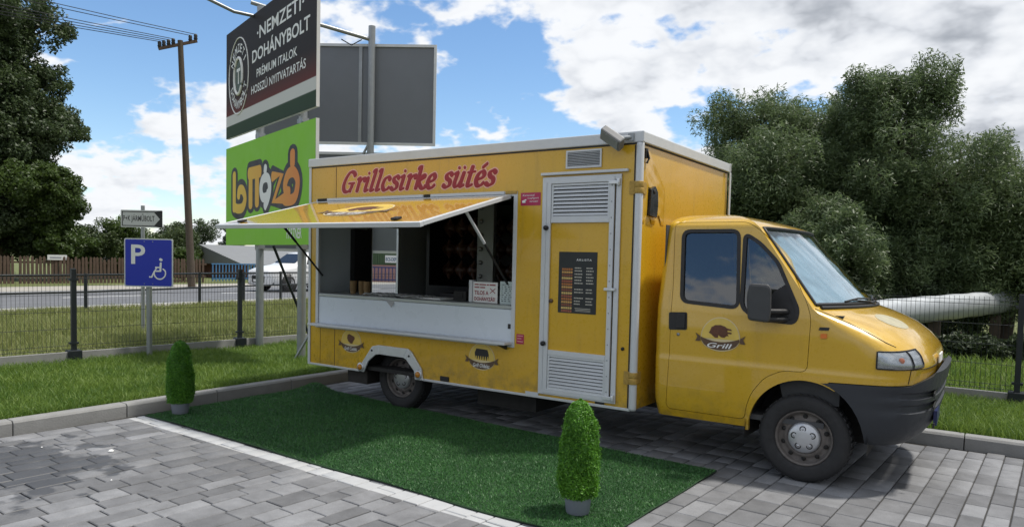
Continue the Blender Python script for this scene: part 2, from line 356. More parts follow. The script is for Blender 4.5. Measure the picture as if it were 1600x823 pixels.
# pavement: courses running away from the kerb of the parking bay
def paver_mat():
    k = NT('paver'); oi = k.n('ShaderNodeObjectInfo'); at = k.n('ShaderNodeAttribute', attribute_name='tone')
    r = k.math('FRACT', k.math('ADD', oi.outputs['Random'], at.outputs['Fac']))
    tone = k.rng(k.math('POWER', r, 1.15), 0, 1, .125, .235)
    cl = k.noise(4.5, 6, .62); fine = k.noise(160, 3)
    v = k.math('MULTIPLY', tone, k.math('MULTIPLY', k.rng(cl, .3, .7, .76, 1.22), k.rng(fine, .25, .75, .82, 1.18)))
    cc = k.n('ShaderNodeCombineColor'); k.l(k.math('MULTIPLY', v, .985), cc.inputs[0]); k.l(v, cc.inputs[1]); k.l(k.math('MULTIPLY', v, 1.045), cc.inputs[2])
    sp = k.n('ShaderNodeSeparateXYZ'); k.l(k.pos(), sp.inputs[0])
    # wet, oily patch by the kerb
    dx = k.math('MULTIPLY', k.math('ADD', sp.outputs[0], 4.95), .62); dy = k.math('MULTIPLY', k.math('ADD', sp.outputs[1], 3.35), 1.05)
    dist = k.math('SQRT', k.math('ADD', k.math('MULTIPLY', dx, dx), k.math('MULTIPLY', dy, dy)))
    wet = k.math('MULTIPLY', k.rng(k.math('ADD', k.noise(3.6, 4, .5), k.rng(dist, 0, 1.25, .34, -.35)), .50, .56), .80)
    c = k.mix(wet, cc.outputs[0], (.045, .047, .052))
    # painted bay line, worn
    ln = k.math('ABSOLUTE', k.math('ADD', sp.outputs[1], k.math('MULTIPLY_ADD', sp.outputs[0], .0357, 2.137)))
    on = k.math('MULTIPLY', k.rng(ln, .078, .070), k.math('MULTIPLY', k.rng(sp.outputs[0], -5.93, -5.92), k.rng(k.noise(40, 5, .7), .24, .36)))
    c = k.mix(k.math('MULTIPLY', on, .88), c, k.mix(cl, (.38, .39, .40), (.56, .57, .58)))
    k.set(Base_Color=c, Roughness=k.math('SUBTRACT', .82, k.math('MULTIPLY', wet, .35)))
    k.bump(fine, .35, .003); MATS['paver'] = k.m; return k.m
M_PAVER = paver_mat()
lot = structure(MB().box(-5.95, 16, -16, 2.06, -.12, -.012).build('parking_lot', simple('joint_sand', (.045, .043, .040), .95, 0, .3, 30)))
CAMP = np.array([1.192, -5.737]); FWD = np.array([-.562, .827]); RGT = np.array([.827, .562])
pieces = []
x = -5.935; W = [.200, .140, .155, .190, .140]; Ls = [.205, .265, .295, .325]; ci = 0
while x < 10:
    w = random.choice(W); y = 2.045-random.choice([0, .1, .06])
    first = True
    while y > -8:
        l = random.choice(Ls); 
        if first: l = random.choice(Ls)-.05; first = False
        pieces.append((x+w/2, y-l/2, w, l)); y -= l
    x += w; ci += 1
keep = []
SK = .052        # the courses run slightly askew to the kerb line
for (cx, cy, w, l) in pieces:
    px_ = cx+SK*(cy-2.05); d = np.array([px_, cy])-CAMP; dep = d@FWD; lat = d@RGT
    if px_ < -5.83 or dep < .5 or abs(lat)/dep > 1.6: continue
    carpet = (-5.6 < px_ < -.85 and -1.75 < cy < -.35)
    keep.append((dep, px_, cy, w, l, carpet))
keep = [k for k in keep if not k[5]]
def visible(k):
    dep, X, Y, w, l, c = k
    under = (-5.2 < X < .6 and Y > .9)
    d_ = np.array([X, Y])-CAMP; return (dep > 2.9) and not under and abs(d_@RGT)/dep < .74
vis = sorted([k for k in keep if visible(k)], key=lambda k: k[0])
def paver_mesh(w, l):
    g = .0045; a, b = w/2-g, l/2-g; e = .005
    V = [(-a, -b, -.05), (a, -b, -.05), (a, b, -.05), (-a, b, -.05), (-a, -b, -e), (a, -b, -e), (a, b, -e), (-a, b, -e), (-a+e, -b+e, 0), (a-e, -b+e, 0), (a-e, b-e, 0), (-a+e, b-e, 0)]
    F = [(0, 1, 5, 4), (1, 2, 6, 5), (2, 3, 7, 6), (3, 0, 4, 7), (4, 5, 9, 8), (5, 6, 10, 9), (6, 7, 11, 10), (7, 4, 8, 11), (8, 9, 10, 11)]
    return V, F
pm = {}
sep_set = set(id(k) for k in vis[:300])
JV = []; JF = []; JA = []
for k in keep:
    dep, X, Y, w, l, c = k; z = random.uniform(-.002, .002)
    if id(k) in sep_set:
        key = (w, round(l, 3))
        if key not in pm:
            V, F = paver_mesh(w, l); m = bpy.data.meshes.new('paver'); m.from_pydata(V, [], F); m.materials.append(M_PAVER); pm[key] = m
        o = bpy.data.objects.new('paver', pm[key]); col.objects.link(o); o.parent = lot; o.location = (X, Y, z); o.rotation_euler = (random.uniform(-.004, .004), random.uniform(-.004, .004), -SK+random.uniform(-.006, .006))
    else:
        V, F = paver_mesh(w, l); V = np.array(V); n = len(JV)*12; cs, sn = math.cos(-SK), math.sin(-SK)
        JV.append(np.stack([X+V[:, 0]*cs-V[:, 1]*sn, Y+V[:, 0]*sn+V[:, 1]*cs, V[:, 2]+z], -1)); JF += [tuple(i+n for i in f) for f in F]; JA += [random.random()]*9
o = link('paver_field', np_mesh('paver_field', np.concatenate(JV), JF, attr=JA), M_PAVER, lot); o['kind'] = 'stuff'

# kerbs of single stones
def kerb_profile(): return [(0, -.08), (0, .10), (.018, .122), (.125, .125), (.13, .118), (.13, -.08)]
kl = structure(MB().box(-6.06, -5.96, -14, 2.05, -.11, -.02).build('kerb', M_CONC))
for i in range(16):
    y1 = 2.04-i*1.0; y0 = y1-.992; pr = [(-5.945-a+random.uniform(-.002, .002), b) for a, b in kerb_profile()]
    mb = MB().prism(pr, y0, y1, lambda a, b, h: Vector((a, h, b))); mb.build('kerb_stone', M_CONC, kl, .006)
kr = structure(MB().box(-6.07, 15, 2.07, 2.18, -.11, -.02).build('kerb', M_CONC))
for i in range(20):
    x0 = -6.07+i*1.0; pr = [(2.055+a, b) for a, b in kerb_profile()]
    MB().prism(pr, x0, x0+.992, lambda a, b, h: Vector((h, a, b))).build('kerb_stone', M_CONC, kr, .006)

# grass blades
def blades(name, mat, pts, hgt, wid, lean=.5, tri=True):
    n = len(pts); a = rng.uniform(0, 2*np.pi, n); h = hgt*rng.uniform(.55, 1.35, n); w = wid*rng.uniform(.7, 1.3, n)
    la = rng.uniform(0, 2*np.pi, n); ln = h*lean*rng.uniform(.1, 1.2, n)
    dx, dy = np.cos(a)*w/2, np.sin(a)*w/2; lx, ly = np.cos(la)*ln, np.sin(la)*ln
    p = np.asarray(pts)
    if tri:
        V = np.stack([np.stack([p[:, 0]-dx, p[:, 1]-dy, p[:, 2]], -1), np.stack([p[:, 0]+dx, p[:, 1]+dy, p[:, 2]], -1), np.stack([p[:, 0]+lx, p[:, 1]+ly, p[:, 2]+h], -1)], 1)
        F = np.arange(3*n).reshape(n, 3); att = rng.uniform(0, 1, n)
    else:
        m = np.stack([p[:, 0]+lx*.35, p[:, 1]+ly*.35, p[:, 2]+h*.62], -1); D = np.stack([dx, dy, 0*dx], -1)*.8
        b = np.stack([p[:, 0], p[:, 1], p[:, 2]], -1); t = np.stack([p[:, 0]+lx, p[:, 1]+ly, p[:, 2]+h*.95], -1)
        V = np.stack([b-D/.8, b+D/.8, m+D, m-D, t], 1); i = np.arange(n)*5
        F = np.concatenate([np.stack([i, i+1, i+2], -1), np.stack([i, i+2, i+3], -1), np.stack([i+3, i+2, i+4], -1)]); r_ = rng.uniform(0, 1, n); att = np.concatenate([r_, r_, r_])
    o = link(name, np_mesh(name, V, F, attr=att), mat); o['kind'] = 'stuff'; return o
def scatter(n, x0, x1, y0, y1, zf, clump=.6, s=1.1):
    x = rng.uniform(x0, x1, n*3); y = rng.uniform(y0, y1, n*3)
    den = .5+.5*np.sin(x*s*2.1+1.3*np.sin(y*s*1.7))*np.sin(y*s*2.7+x*.9)
    k = rng.uniform(0, 1, n*3) < (1-clump)+clump*den; x, y = x[k][:n], y[k][:n]
    return np.stack([x, y, zf(x, y)-.004], -1)
P = np.concatenate([scatter(85000, -9.3, -6.085, -5.2, 2.6, near_z, .5), scatter(9000, -6.4, -6.08, -4.5, 2.2, near_z, .75, 3)])
o = blades('grass', M_BLADE, P, .085, .0075, .8, False); tag(o, 'short green lawn grass between the kerb and the mesh fence', 'grass')
o = blades('grass', M_BLADE, np.concatenate([scatter(52000, -1.3, 4.2, 2.2, 4.45, back_z, .5), scatter(16000, -9.3, -1.3, 2.3, 4.4, back_z, .5)]), .10, .0075, .8, False); tag(o, 'lush lawn strip behind the kerb in front of the van', 'grass')
o = blades('grass', M_DRYBL, scatter(90000, -19.3, -9.5, -3, 17, mid_z, .7, .6), .14, .018, .9); tag(o, 'rough patchy grass field between the mesh fence and the road', 'grass')
o = blades('grass', M_BLADE, scatter(16000, -2.5, 6, 4.6, 8.5, lambda X, Y: .09+0*X, .5), .16, .014, .8, False); tag(o, 'grass under the silver pipe behind the fence', 'grass')

# artificial turf mat
A, B, C_, D = (-.63, -.14), (-5.84, .27), (-5.80, -1.845), (-.70, -2.035)
def mat_z(X, Y): # a ruck at the far corner beside the kerb
    return .012+.085*np.exp(-(((X+5.62)/.16)**2+((Y-.13)/.13)**2))+.006*np.abs(np.sin(X*2.3+Y*1.1))**6+.005*np.abs(np.sin(Y*4.1-X*.7))**8
nu, nv = 160, 60
uu, vv = np.meshgrid(np.linspace(0, 1, nu), np.linspace(0, 1, nv), indexing='ij')
def bil(u, v):
    a, b, c, d = map(np.array, (A, B, C_, D)); u = u[..., None]; v = v[..., None]
    p = (a*(1-u)+b*u)*(1-v)+(d*(1-u)+c*u)*v; return p[..., 0], p[..., 1]
X, Y = bil(uu, vv); wv = .010*np.sin(uu*17+1.5*np.sin(uu*7))*np.exp(-((vv-.0)/.05)**2)+.011*np.sin(uu*19+2*np.sin(uu*5))*np.exp(-((1-vv)/.04)**2); Y = Y+wv
i = np.arange(nu*nv).reshape(nu, nv); F = np.stack([i[:-1, :-1], i[1:, :-1], i[1:, 1:], i[:-1, 1:]], -1).reshape(-1, 4)
turf = link('turf_mat', np_mesh('turf_mat', np.stack([X, Y, mat_z(X, Y)], -1), F, True), simple('turf_backing', (.014, .048, .014), .9, 0, .15, 30))
tag(turf, 'dark green artificial turf mat laid beside the van behind the white line', 'turf mat'); sm = turf.modifiers.new('s', 'SOLIDIFY'); sm.thickness = .008
n = 150000; u = rng.uniform(0.001, .999, n); v = rng.uniform(.002, .998, n); bx, by = bil(u, v)
o = blades('turf_pile', M_TURF, np.stack([bx, by, mat_z(bx, by)-.001], -1), .014, .006, 1.1); o.parent = turf

# ================================================================== THE FOOD VAN
van = thing('food_van', 'yellow grill food van with open serving hatch parked on grey pavers', 'food van')
YB = -.13; FB = SIDE(YB)                     # box side plane
# ---- box walls -------------------------------------------------------------
ARCH = [(-4.585, .386), (-4.51, .52), (-4.38, .665), (-4.30, .678), (-3.90, .678), (-3.86, .66), (-3.72, .50), (-3.70, .386)]
b = MB()
def wall(poly, t=.03): b.prism(poly, 0, -t, FB)
wall([(-5.42, .388), (-4.585, .388)]+[p for p in ARCH[1:-1]]+[(-3.70, .388), (-2.27, .388), (-2.27, .835), (-5.42, .835)])
wall([(-5.42, .835), (-5.295, .835), (-5.295, 2.235), (-5.42, 2.235)])
wall([(-2.60, .835), (-2.27, .835), (-2.27, 2.235), (-2.60, 2.235)])
wall([(-5.42, 2.235), (-2.27, 2.235), (-2.27, 2.70), (-5.42, 2.70)])
wall([(-2.27, 2.36), (-1.38, 2.36), (-1.38, 2.70), (-2.27, 2.70)])
wall([(-1.55, .388), (-1.38, .388), (-1.38, 2.36), (-1.55, 2.36)])
wall([(-2.27, .388), (-1.55, .388), (-1.55, .425), (-2.27, .425)])
# front wall, far wall, rear wall with window, roof, floor
b.box(-1.41, -1.37, -.098, 2.11, .388, 2.70); b.box(-5.42, -1.412, 2.08, 2.11, .388, 2.70)
b.box(-5.42, -5.39, -.098, .78, .388, 2.70); b.box(-5.42, -5.39, 1.31, 2.078, .388, 2.70)
b.box(-5.42, -5.39, .782, 1.308, .388, 1.12); b.box(-5.42, -5.39, .782, 1.308, 2.03, 2.70)
b.box(-5.40, -1.40, -.11, 2.09, 2.66, 2.701)
b.build('box_wall', M_Y, van)
MB().box(-5.385, -1.415, -.095, 2.075, .40, .44).box(-5.385, -1.415, .3, 2.07, .46, .47).build('box_floor', M_DARK, van)
lin = simple('interior_lining', (.26, .29, .32), .5, 0, .06, 3)
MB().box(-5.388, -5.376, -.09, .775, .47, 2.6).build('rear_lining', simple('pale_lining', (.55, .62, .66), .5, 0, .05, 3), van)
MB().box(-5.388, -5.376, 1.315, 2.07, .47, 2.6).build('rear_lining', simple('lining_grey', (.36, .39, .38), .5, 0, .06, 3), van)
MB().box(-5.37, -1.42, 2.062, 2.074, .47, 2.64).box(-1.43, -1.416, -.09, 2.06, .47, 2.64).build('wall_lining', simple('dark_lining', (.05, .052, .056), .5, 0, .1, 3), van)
wf = MB(); ring(wf, [(.782, 1.122), (1.308, 1.122), (1.308, 2.028), (.782, 2.028)], 0, -.03, 0, .03, frame((-5.41, 0, 0), (0, 1, 0), (0, 0, 1))); rw_ = wf.build('rear_window_frame', M_ALU, van)
MB().add([(-5.405, .80, 1.14), (-5.405, 1.29, 1.14), (-5.405, 1.29, 2.01), (-5.405, .80, 2.01)], [(0, 1, 2, 3)]).build('rear_pane', glass('clear_glass', (.9, .93, .94), .02), rw_)
# ---- trims ------------------------------------------------------------------
tr = MB(); tr.box(-5.445, -1.335, -.15, -.128, 2.62, 2.712).box(-5.445, -1.335, 2.112, 2.132, 2.62, 2.712).box(-1.368, -1.345, -.1275, 2.1115, 2.62, 2.712).box(-5.445, -5.422, -.1275, 2.1115, 2.62, 2.712)
tr.build('roof_trim', M_ALUW, van, .008)
MB().box(-5.43, -1.36, -.134, -.1305, 2.606, 2.6185).box(-1.369, -1.364, -.13, 2.11, 2.606, 2.6185).build('trim_gasket', M_BLACK, van)
MB().box(-5.44, -5.40, -.142, -.1305, .38, 2.618).build('corner_post', M_ALUW, van, .006)
MB().lathe([(.0, 0), (.030, 0), (.033, .02), (.033, 2.21), (.03, 2.228), (0, 2.23)], (-1.372, -.128, .388), (0, 0, 1), 20).build('corner_post', M_ALUW, van)
MB().box(-1.418, -1.408, -.1365, -.131, .39, 2.60).build('post_gasket', M_BLACK, van)
MB().box(-1.344, -1.330, 2.085, 2.125, .9, 2.615).build('corner_post', M_ALUW, van, .005)
for z in (2.25, .66):
    h = MB().box(-1.455, -1.405, -.141, -.1315, z-.055, z+.055).lathe([(.0, -.05), (.040, -.05), (.040, -.006), (.036, -.004), (.036, .004), (.040, .006), (.040, .05), (0, .05)], (-1.372, -.128, z), (0, 0, 1), 14).box(-1.363, -1.352, -.095, -.02, z-.05, z+.05)
    h.build('post_hinge', M_RUST, van, .004)
MB().box(-5.42, -4.60, -.139, -.1305, .378, .402).box(-3.69, -1.39, -.139, -.1305, .378, .402).build('sill_rail', M_ALU, van, .003)
for q in ((-5.005, -4.998, .40, .83), (-5.005, -4.998, 2.25, 2.60), (-5.24, -5.236, .40, .83)): MB().box(q[0], q[1], -.1325, -.1302, q[2], q[3]).build('panel_seam', M_BROWN, van)
MB().box(-5.28, -5.0, -.136, -.1305, 2.243, 2.257).build('panel_seam', M_BLACK, van)
for q in ((-1.72, -1.63, .405, .445), (-3.46, -3.35, .405, .455)): MB().box(q[0], q[1], -.1425, -.131, q[2], q[3]).build('side_marker', M_BLACK, van, .004)
MB().box(-2.44, -2.30, -.1395, -.1335, .397, .428).build('rail_patch', M_ALUW, van)
# wheel arch trim
at_ = MB(); inner = [(-4.52, .383), (-4.455, .505), (-4.35, .585), (-4.29, .595), (-3.95, .590), (-3.91, .575), (-3.80, .47), (-3.785, .383)]
outer = [(-4.60, .383), (-4.545, .49), (-4.40, .672), (-4.31, .692), (-3.89, .690), (-3.84, .665), (-3.70, .50), (-3.675, .383)]
for i in range(7): at_.prism([outer[i], outer[i+1], inner[i+1], inner[i]], 0.003, .022, FB)
ar = at_.build('wheel_arch_trim', M_ALU, van, .004)
for cx_, cz in ((-4.565, .435), (-3.735, .44)):
    MB().lathe([(0, 0), (.048, 0), (.048, .012), (.034, .016), (0, .016)], (cx_, YB-.018, cz), (0, -1, 0), 18).build('reflector_ring', M_ALU, ar)
    MB().lathe([(0, 0), (.032, 0), (.030, .008), (0, .011)], (cx_, YB-.034, cz), (0, -1, 0), 14).build('reflector', simple('amber', (.55, .22, .02), .3), ar)
for cx_, cz in ((-4.40, .628), (-3.87, .615)): MB().lathe([(0, 0), (.012, 0), (.010, .006), (0, .007)], (cx_, YB-.0222, cz), (0, -1, 0), 10).build('screw', M_BLACK, ar)
# ---- serving window ---------------------------------------------------------
wf = MB(); ring(wf, [(-5.295, .835), (-2.60, .835), (-2.60, 2.235), (-5.295, 2.235)], .022, -.02, -.028, .008, FB); wf.build('hatch_frame', M_ALUW, van, .003)
MB().box(-5.27, -2.625, -.125, -.105, .862, 1.165).build('counter_front', simple('counter_front_white', (.66, .72, .79), .3, 0, .02, 3), van, .003)
MB().box(-5.27, -2.625, -.132, .42, 1.168, 1.20).build('counter_top', simple('counter_grey', (.40, .43, .42), .35, .2, .06, 6), van, .004)
MB().box(-5.30, -2.60, -.27, -.131, .842, .868).build('shelf', M_ALUW, van, .006)
MB().box(-2.66, -2.63, -.128, -.118, .985, 1.03).build('latch', M_BLACK, van)
MB().prism([(-.27, .84), (-.142, .84), (-.142, .79)], -2.68, -2.655, lambda a, b_, h: Vector((h, a, b_))).build('shelf_bracket', M_BLACK, van)
# hatch (awning)
hy0, hz0, hy1, hz1 = -.155, 2.228, -1.41, 1.905
dv = Vector((0, hy1-hy0, hz1-hz0)); dl = dv.length; dv.normalize(); up = Vector((1, 0, 0)).cross(-dv).normalized()
if up.z < 0: up = -up
HF = lambda a, s_, h=0.: Vector((a, hy0, hz0))+dv*s_+up*h
def hbox(x0, x1, s0, s1, h0, h1, mb):
    return mb.obox(HF((x0+x1)/2, (s0+s1)/2, (h0+h1)/2), Vector(((x1-x0)/2, 0, 0)), dv*((s1-s0)/2), up*((h1-h0)/2))
hatch = hbox(-5.27, -2.69, .045, dl-.045, -.024, -.002, MB()).build('hatch_panel', M_YH, van)
hr = MB(); hbox(-5.32, -2.64, dl-.045, dl, -.04, 0, hr); hbox(-5.32, -5.27, 0, dl-.045, -.036, 0, hr); hbox(-2.69, -2.64, 0, dl-.045, -.036, 0, hr); hbox(-5.27, -2.69, 0, .045, -.036, 0, hr)
hr.build('hatch_rim', M_ALUW, hatch, .004)
hbox(-5.26, -2.70, .05, dl-.05, -.030, -.0255, MB()).build('hatch_underside', simple('hatch_lining', (.10, .105, .11), .5, 0, .1, 3), hatch)
for xx in (-5.05, -3.0): hbox(xx-.035, xx+.035, dl-.16, dl-.09, .001, .022, MB()).build('hatch_catch', M_BLACK, hatch, .006)
MB().box(-5.13, -3.72, -.150, -.1315, 2.232, 2.262).box(-3.62, -2.72, -.150, -.1315, 2.232, 2.262).build('hinge_bar', M_ALUW, van, .004)
for x0, x1 in ((-5.29, -5.14), (-3.71, -3.63), (-2.71, -2.58)): MB().box(x0, x1, -.147, -.131, 2.234, 2.262).build('hinge', M_RUST if x0 > -3 else M_DARK, van, .003)
for xx, m2 in ((-5.255, M_BLACK), (-2.70, M_ALUW)):
    p0 = Vector((xx, -.09, 1.40)); p1 = HF(xx, .62, -.04); mid_ = p0.lerp(p1, .58)
    st = MB().tube([p0, mid_], .011, 8).build('gas_strut', M_BLACK, van); MB().tube([mid_, p1], .014, 8).build('strut_rod', m2, st)
# emblem helper: dome, ribbon, picture, lettering
def emblem(parent, fr, cx_, cz, w, hgt, words, kind, lay=.0022):
    # w = ribbon width, hgt = overall height ; local units
    a = w*.375; base = cz-hgt*.12
    dome = [(cx_+a*math.cos(t), base+hgt*.62*math.sin(t)) for t in np.linspace(0, math.pi, 21)]
    bowl = [(cx_-a*1.0*math.cos(t), base-hgt*.37*math.sin(t)) for t in np.linspace(0, math.pi, 15)]
    e = MB().poly(offset(dome+bowl[1:-1], w*.018), lay, fr).build('emblem', simple('emblem_cream', (.70, .58, .33), .4), parent)
    MB().poly(dome+[(cx_-a, base-.02*hgt), (cx_+a, base-.02*hgt)], lay*2, fr).build('emblem_dome', M_DOME, e)
    rb = MB(); n = 14
    lo = [(cx_+a*1.02*s, base-hgt*.36*math.sqrt(max(0, 1-(s*.98)**2))-.0*hgt) for s in np.linspace(-1, 1, n)]
    hi = [(cx_+a*1.02*s, base+.02*hgt-hgt*.13*(1-s*s)) for s in np.linspace(-1, 1, n)]
    rb.poly(lo+hi[::-1], lay*3, fr)
    for s in (-1, 1):
        rb.poly([(cx_+s*a*1.05, base+.03*hgt), (cx_+s*w*.5, base+.13*hgt), (cx_+s*w*.455, base-.0*hgt), (cx_+s*w*.5, base-.13*hgt), (cx_+s*a*1.05, base-.12*hgt)][::s], lay*3, fr)
    rb.build('emblem_ribbon', M_BROWN, e)
    text('emblem_lettering', words, M_PRINTW, e, fr, cx_-a*.66, base-hgt*.295, a*1.32, hgt*.15, lay*4.2, .25, .012)
    pc = MB()
    if kind == 'bird':
        pts = [(-.60, .10), (-.52, .30), (-.3, .42), (0, .44), (.25, .38), (.38, .30), (.62, .26), (.66, .18), (.42, .2), (.40, .12), (.66, .10), (.64, .02), (.42, .03), (.5, -.12), (.40, -.06), (.25, -.18), (.05, -.16), (-.1, -.05), (-.12, -.2), (-.3, -.2), (-.55, -.02), (-.66, .03)]
    elif kind == 'ribs':
        pts = []
        for i in range(6): x_ = -.55+i*.2; pts += [(x_, -.18-.02*i), (x_+.05, -.0), (x_+.12, -.0), (x_+.15, -.20)]
        pts += [(.62, .12), (.5, .42), (-.45, .46), (-.6, .2)]
    else: pts = [(-.45, .15), (-.4, .38), (-.2, .46), (.05, .38), (.35, .30), (.42, .16), (.25, -.02), (.15, -.2), (-.05, -.22), (-.32, -.06)]
    pc.poly([(cx_+x_*a*.92, base+.14*hgt+y_*hgt*.62) for x_, y_ in pts], lay*3, fr)
    if kind == 'bird': pc.poly([(cx_+x_*a, base+.14*hgt+y_*hgt*.6) for x_, y_ in [(-.05, .2), (.2, .28), (.35, .2), (.3, .02), (.1, -.1), (-.04, .02)]], lay*3.6, fr)
    pc.build('emblem_picture', M_PRINTB if kind == 'ribs' else M_CHICK, e)
    return e
emblem(van, FB, -4.735, .70, .40, .25, 'Grill Csülök', 'ham')
emblem(van, FB, -2.952, .695, .40, .25, 'Grill Oldalas', 'ribs')
# emblem on the hatch top, seen flat on
HT = lambda a, b_, h=0.: HF(a, dl-b_, h)
emblem(hatch, HT, -3.95, .66, .95, .58, 'Grill', 'bird', .0012)
# big lettering in a brush hand
G = {
 'G': ([[(.50, .80), (.42, .95), (.25, .97), (.08, .65), (.02, .28), (.10, .04), (.26, .02), (.38, .18), (.42, .40)], [(.24, .42), (.52, .43)], [(.44, .42), (.36, .0)]], .60),
 'r': ([[(.04, .60), (.14, .62), (.08, .02)], [(.12, .42), (.24, .60), (.36, .62), (.36, .50)]], .38),
 'i': ([[(.03, .58), (.13, .62), (.07, .12), (.10, .02), (.20, .06)], [(.15, .86), (.155, .87)]], .26),
 'l': ([[(.08, .92), (.18, .97), (.07, .12), (.11, .02), (.20, .06)]], .26),
 'c': ([[(.34, .50), (.26, .62), (.12, .54), (.05, .25), (.12, .03), (.24, .03), (.34, .14)]], .40),
 's': ([[(.32, .54), (.22, .64), (.11, .55), (.14, .40), (.26, .28), (.26, .10), (.14, .01), (.02, .10)]], .38),
 'k': ([[(.06, .92), (.16, .97), (.06, .02)], [(.12, .30), (.28, .60), (.36, .52), (.16, .32), (.28, .04), (.40, .02), (.44, .12)]], .46),
 'e': ([[(.07, .28), (.24, .34), (.32, .48), (.24, .63), (.11, .52), (.05, .25), (.12, .03), (.24, .02), (.34, .14)]], .40),
 'u': ([[(.03, .58), (.13, .62), (.07, .18), (.13, .02), (.24, .10), (.32, .30)], [(.37, .62), (.30, .12), (.34, .02), (.43, .08)]], .49),
 't': ([[(.17, .86), (.08, .14), (.13, .02), (.25, .08)], [(.02, .62), (.30, .64)]], .32), ' ': ([], .26)}
G['ü'] = (G['u'][0]+[[(.16, .84), (.165, .85)], [(.36, .84), (.365, .85)]], .49); G['é'] = (G['e'][0]+[[(.22, .80), (.36, .96)]], .40)
TXT = 'Grillcsirke sütés'; wid = sum(G[c][1] for c in TXT)
def brush(name, parent, fr, x0, x1, z0, hh, mat_in, mat_out):
    sx = (x1-x0-.16*hh)/wid; a = MB(); o2 = MB(); xx = 0.
    for c in TXT:
        for s_ in G[c][0]:
            pts = [((xx+p[0])*sx, p[1]*hh) for p in s_]; f2 = lambda u_, v_, h: fr(x0+u_, z0+v_, h)
            w_ = .052 if len(s_) > 2 else (.034 if c in 'Gt' else .05)
            stroke(o2, pts, w_, f2, .0015, .001, grow=.012, shear=.20, nib=.5); stroke(a, pts, w_, f2, .004, .0012, shear=.20, nib=.5)
        xx += G[c][1]
    o = o2.build(name, mat_out, parent, fixn=False); a.build('letter_face', mat_in, o, fixn=False)
brush('side_lettering', van, FB, -4.90, -2.80, 2.325, .215, M_RED, M_PINK)
# ---- louvre, door, stickers -------------------------------------------------
def louvre(parent, x0, x1, z0, z1, n, name='louvre', fw=.022, Y=YB):
    f = MB(); ring(f, [(x0, z0), (x1, z0), (x1, z1), (x0, z1)], 0, -fw, 0.0015, .014, SIDE(Y)); o = f.build(name, M_ALUW, parent, .002)
    MB().box(x0+.004, x1-.004, Y-.001, Y+.03, z0+.004, z1-.004).build('louvre_back', M_DARK, o)
    dz = (z1-z0-2*fw)/n
    for i in range(n):
        z = z0+fw+dz*(i+.5); MB().obox(((x0+x1)/2, Y-.007, z), ((x1-x0)/2-fw, 0, 0), (0, .0075, dz*.36), (0, .0012, -.0008)).build('slat', M_ALUW, o)
    return o
louvre(van, -2.072, -1.722, 2.436, 2.592, 9, 'vent_grille', .016)
door = MB().box(-2.262, -1.555, -.133, -.105, .428, 2.355).build('box_door', M_Y, van)
df = MB(); ring(df, [(-2.30, .425), (-1.525, .425), (-1.525, 2.368), (-2.30, 2.368)], .0, -.045, .004, .02, FB); df.build('door_frame', M_ALUW, door, .003)
df = MB(); ring(df, [(-2.25, .437), (-1.585, .437), (-1.585, 2.35), (-2.25, 2.35)], .0, -.042, .0062, .026, FB); df.build('door_stile', M_ALUW, door, .003)
MB().box(-1.582, -1.572, -.139, -.1335, .44, 2.35).build('door_gasket', M_BLACK, door)
for q in ((1.965, 2.0048), (.7855, .83)): MB().box(-2.205, -1.63, -.152, -.1335, *q).build('door_rail', M_ALUW, door, .002)
louvre(door, -2.205, -1.63, 2.005, 2.305, 8, 'louvre', .018, YB-.004); louvre(door, -2.205, -1.63, .478, .785, 9, 'louvre', .018, YB-.004)
MB().box(-2.315, -1.465, -.165, -.131, 2.385, 2.408).build('drip_rail', M_ALUW, van, .003)
for z in (1.92, .885): MB().lathe([(0, 0), (.022, 0), (.022, .03), (.015, .042), (0, .043)], (-2.245, YB-.02, z), (0, -1, 0), 12).build('door_knob', M_BLACK, door)
for z in (2.30, .47): MB().box(-1.635, -1.55, -.172, -.156, z-.016, z+.016).lathe([(0, -.03), (.016, -.03), (.016, .03), (0, .03)], (-1.545, -.163, z), (0, 0, 1), 10).build('door_hinge', M_ALU, door, .003)
MB().box(-1.65, -1.545, -.178, -.157, 1.385, 1.41).build('door_handle', M_ALU, door, .005)
MB().lathe([(0, 0), (.020, 0), (.018, .012), (0, .014)], (-2.19, YB-.003, 1.27), (0, -1, 0), 12).build('door_lock', M_BROWN, door)
for i in range(14):
    z = .52+i*.135; MB().lathe([(0, 0), (.006, 0), (.005, .003), (0, .004)], (-1.607, YB-.026, z), (0, -1, 0), 7).build('rivet', M_STEEL, door)
MB().lathe([(0, 0), (.016, 0), (.014, .012), (0, .014)], (-1.475, YB, .90), (0, -1, 0), 10).build('side_knob', M_BLACK, van)
mb_ = MB().box(-2.118, -1.738, -.1365, -.1335, 1.172, 1.710).build('menu_board', simple('menu_black', (.012, .016, .02), .35, 0, .1, 6), door)
FM = SIDE(-.1368)
text('menu_title', 'ÁRLISTA', M_PRINTW, mb_, FM, -1.94, 1.632, .15, .022, .001, 0, .01, 1.25)
ml = MB(); rr = random.Random(3)
for z in [1.565, 1.54, 1.512, 1.485, 1.458, 1.432, 1.378, 1.352, 1.302, 1.275, 1.25]:
    for (x0, x1) in ((-1.955, rr.uniform(-1.90, -1.865)), (-1.84, rr.uniform(-1.79, -1.765))):
        xx = x0
        while xx < x1: w_ = rr.uniform(.007, .016); ml.poly([(xx, z), (min(xx+w_, x1), z), (min(xx+w_, x1), z+.010), (xx, z+.010)], .001, FM); xx += w_+.004
for z in (1.215, 1.203, 1.191): ml.poly([(-1.95+rr.uniform(0, .03), z), (-1.79, z), (-1.79, z+.004), (-1.95, z+.004)], .001, FM)
ml.build('menu_print', simple('menu_text', (.5, .48, .42), .5), mb_)
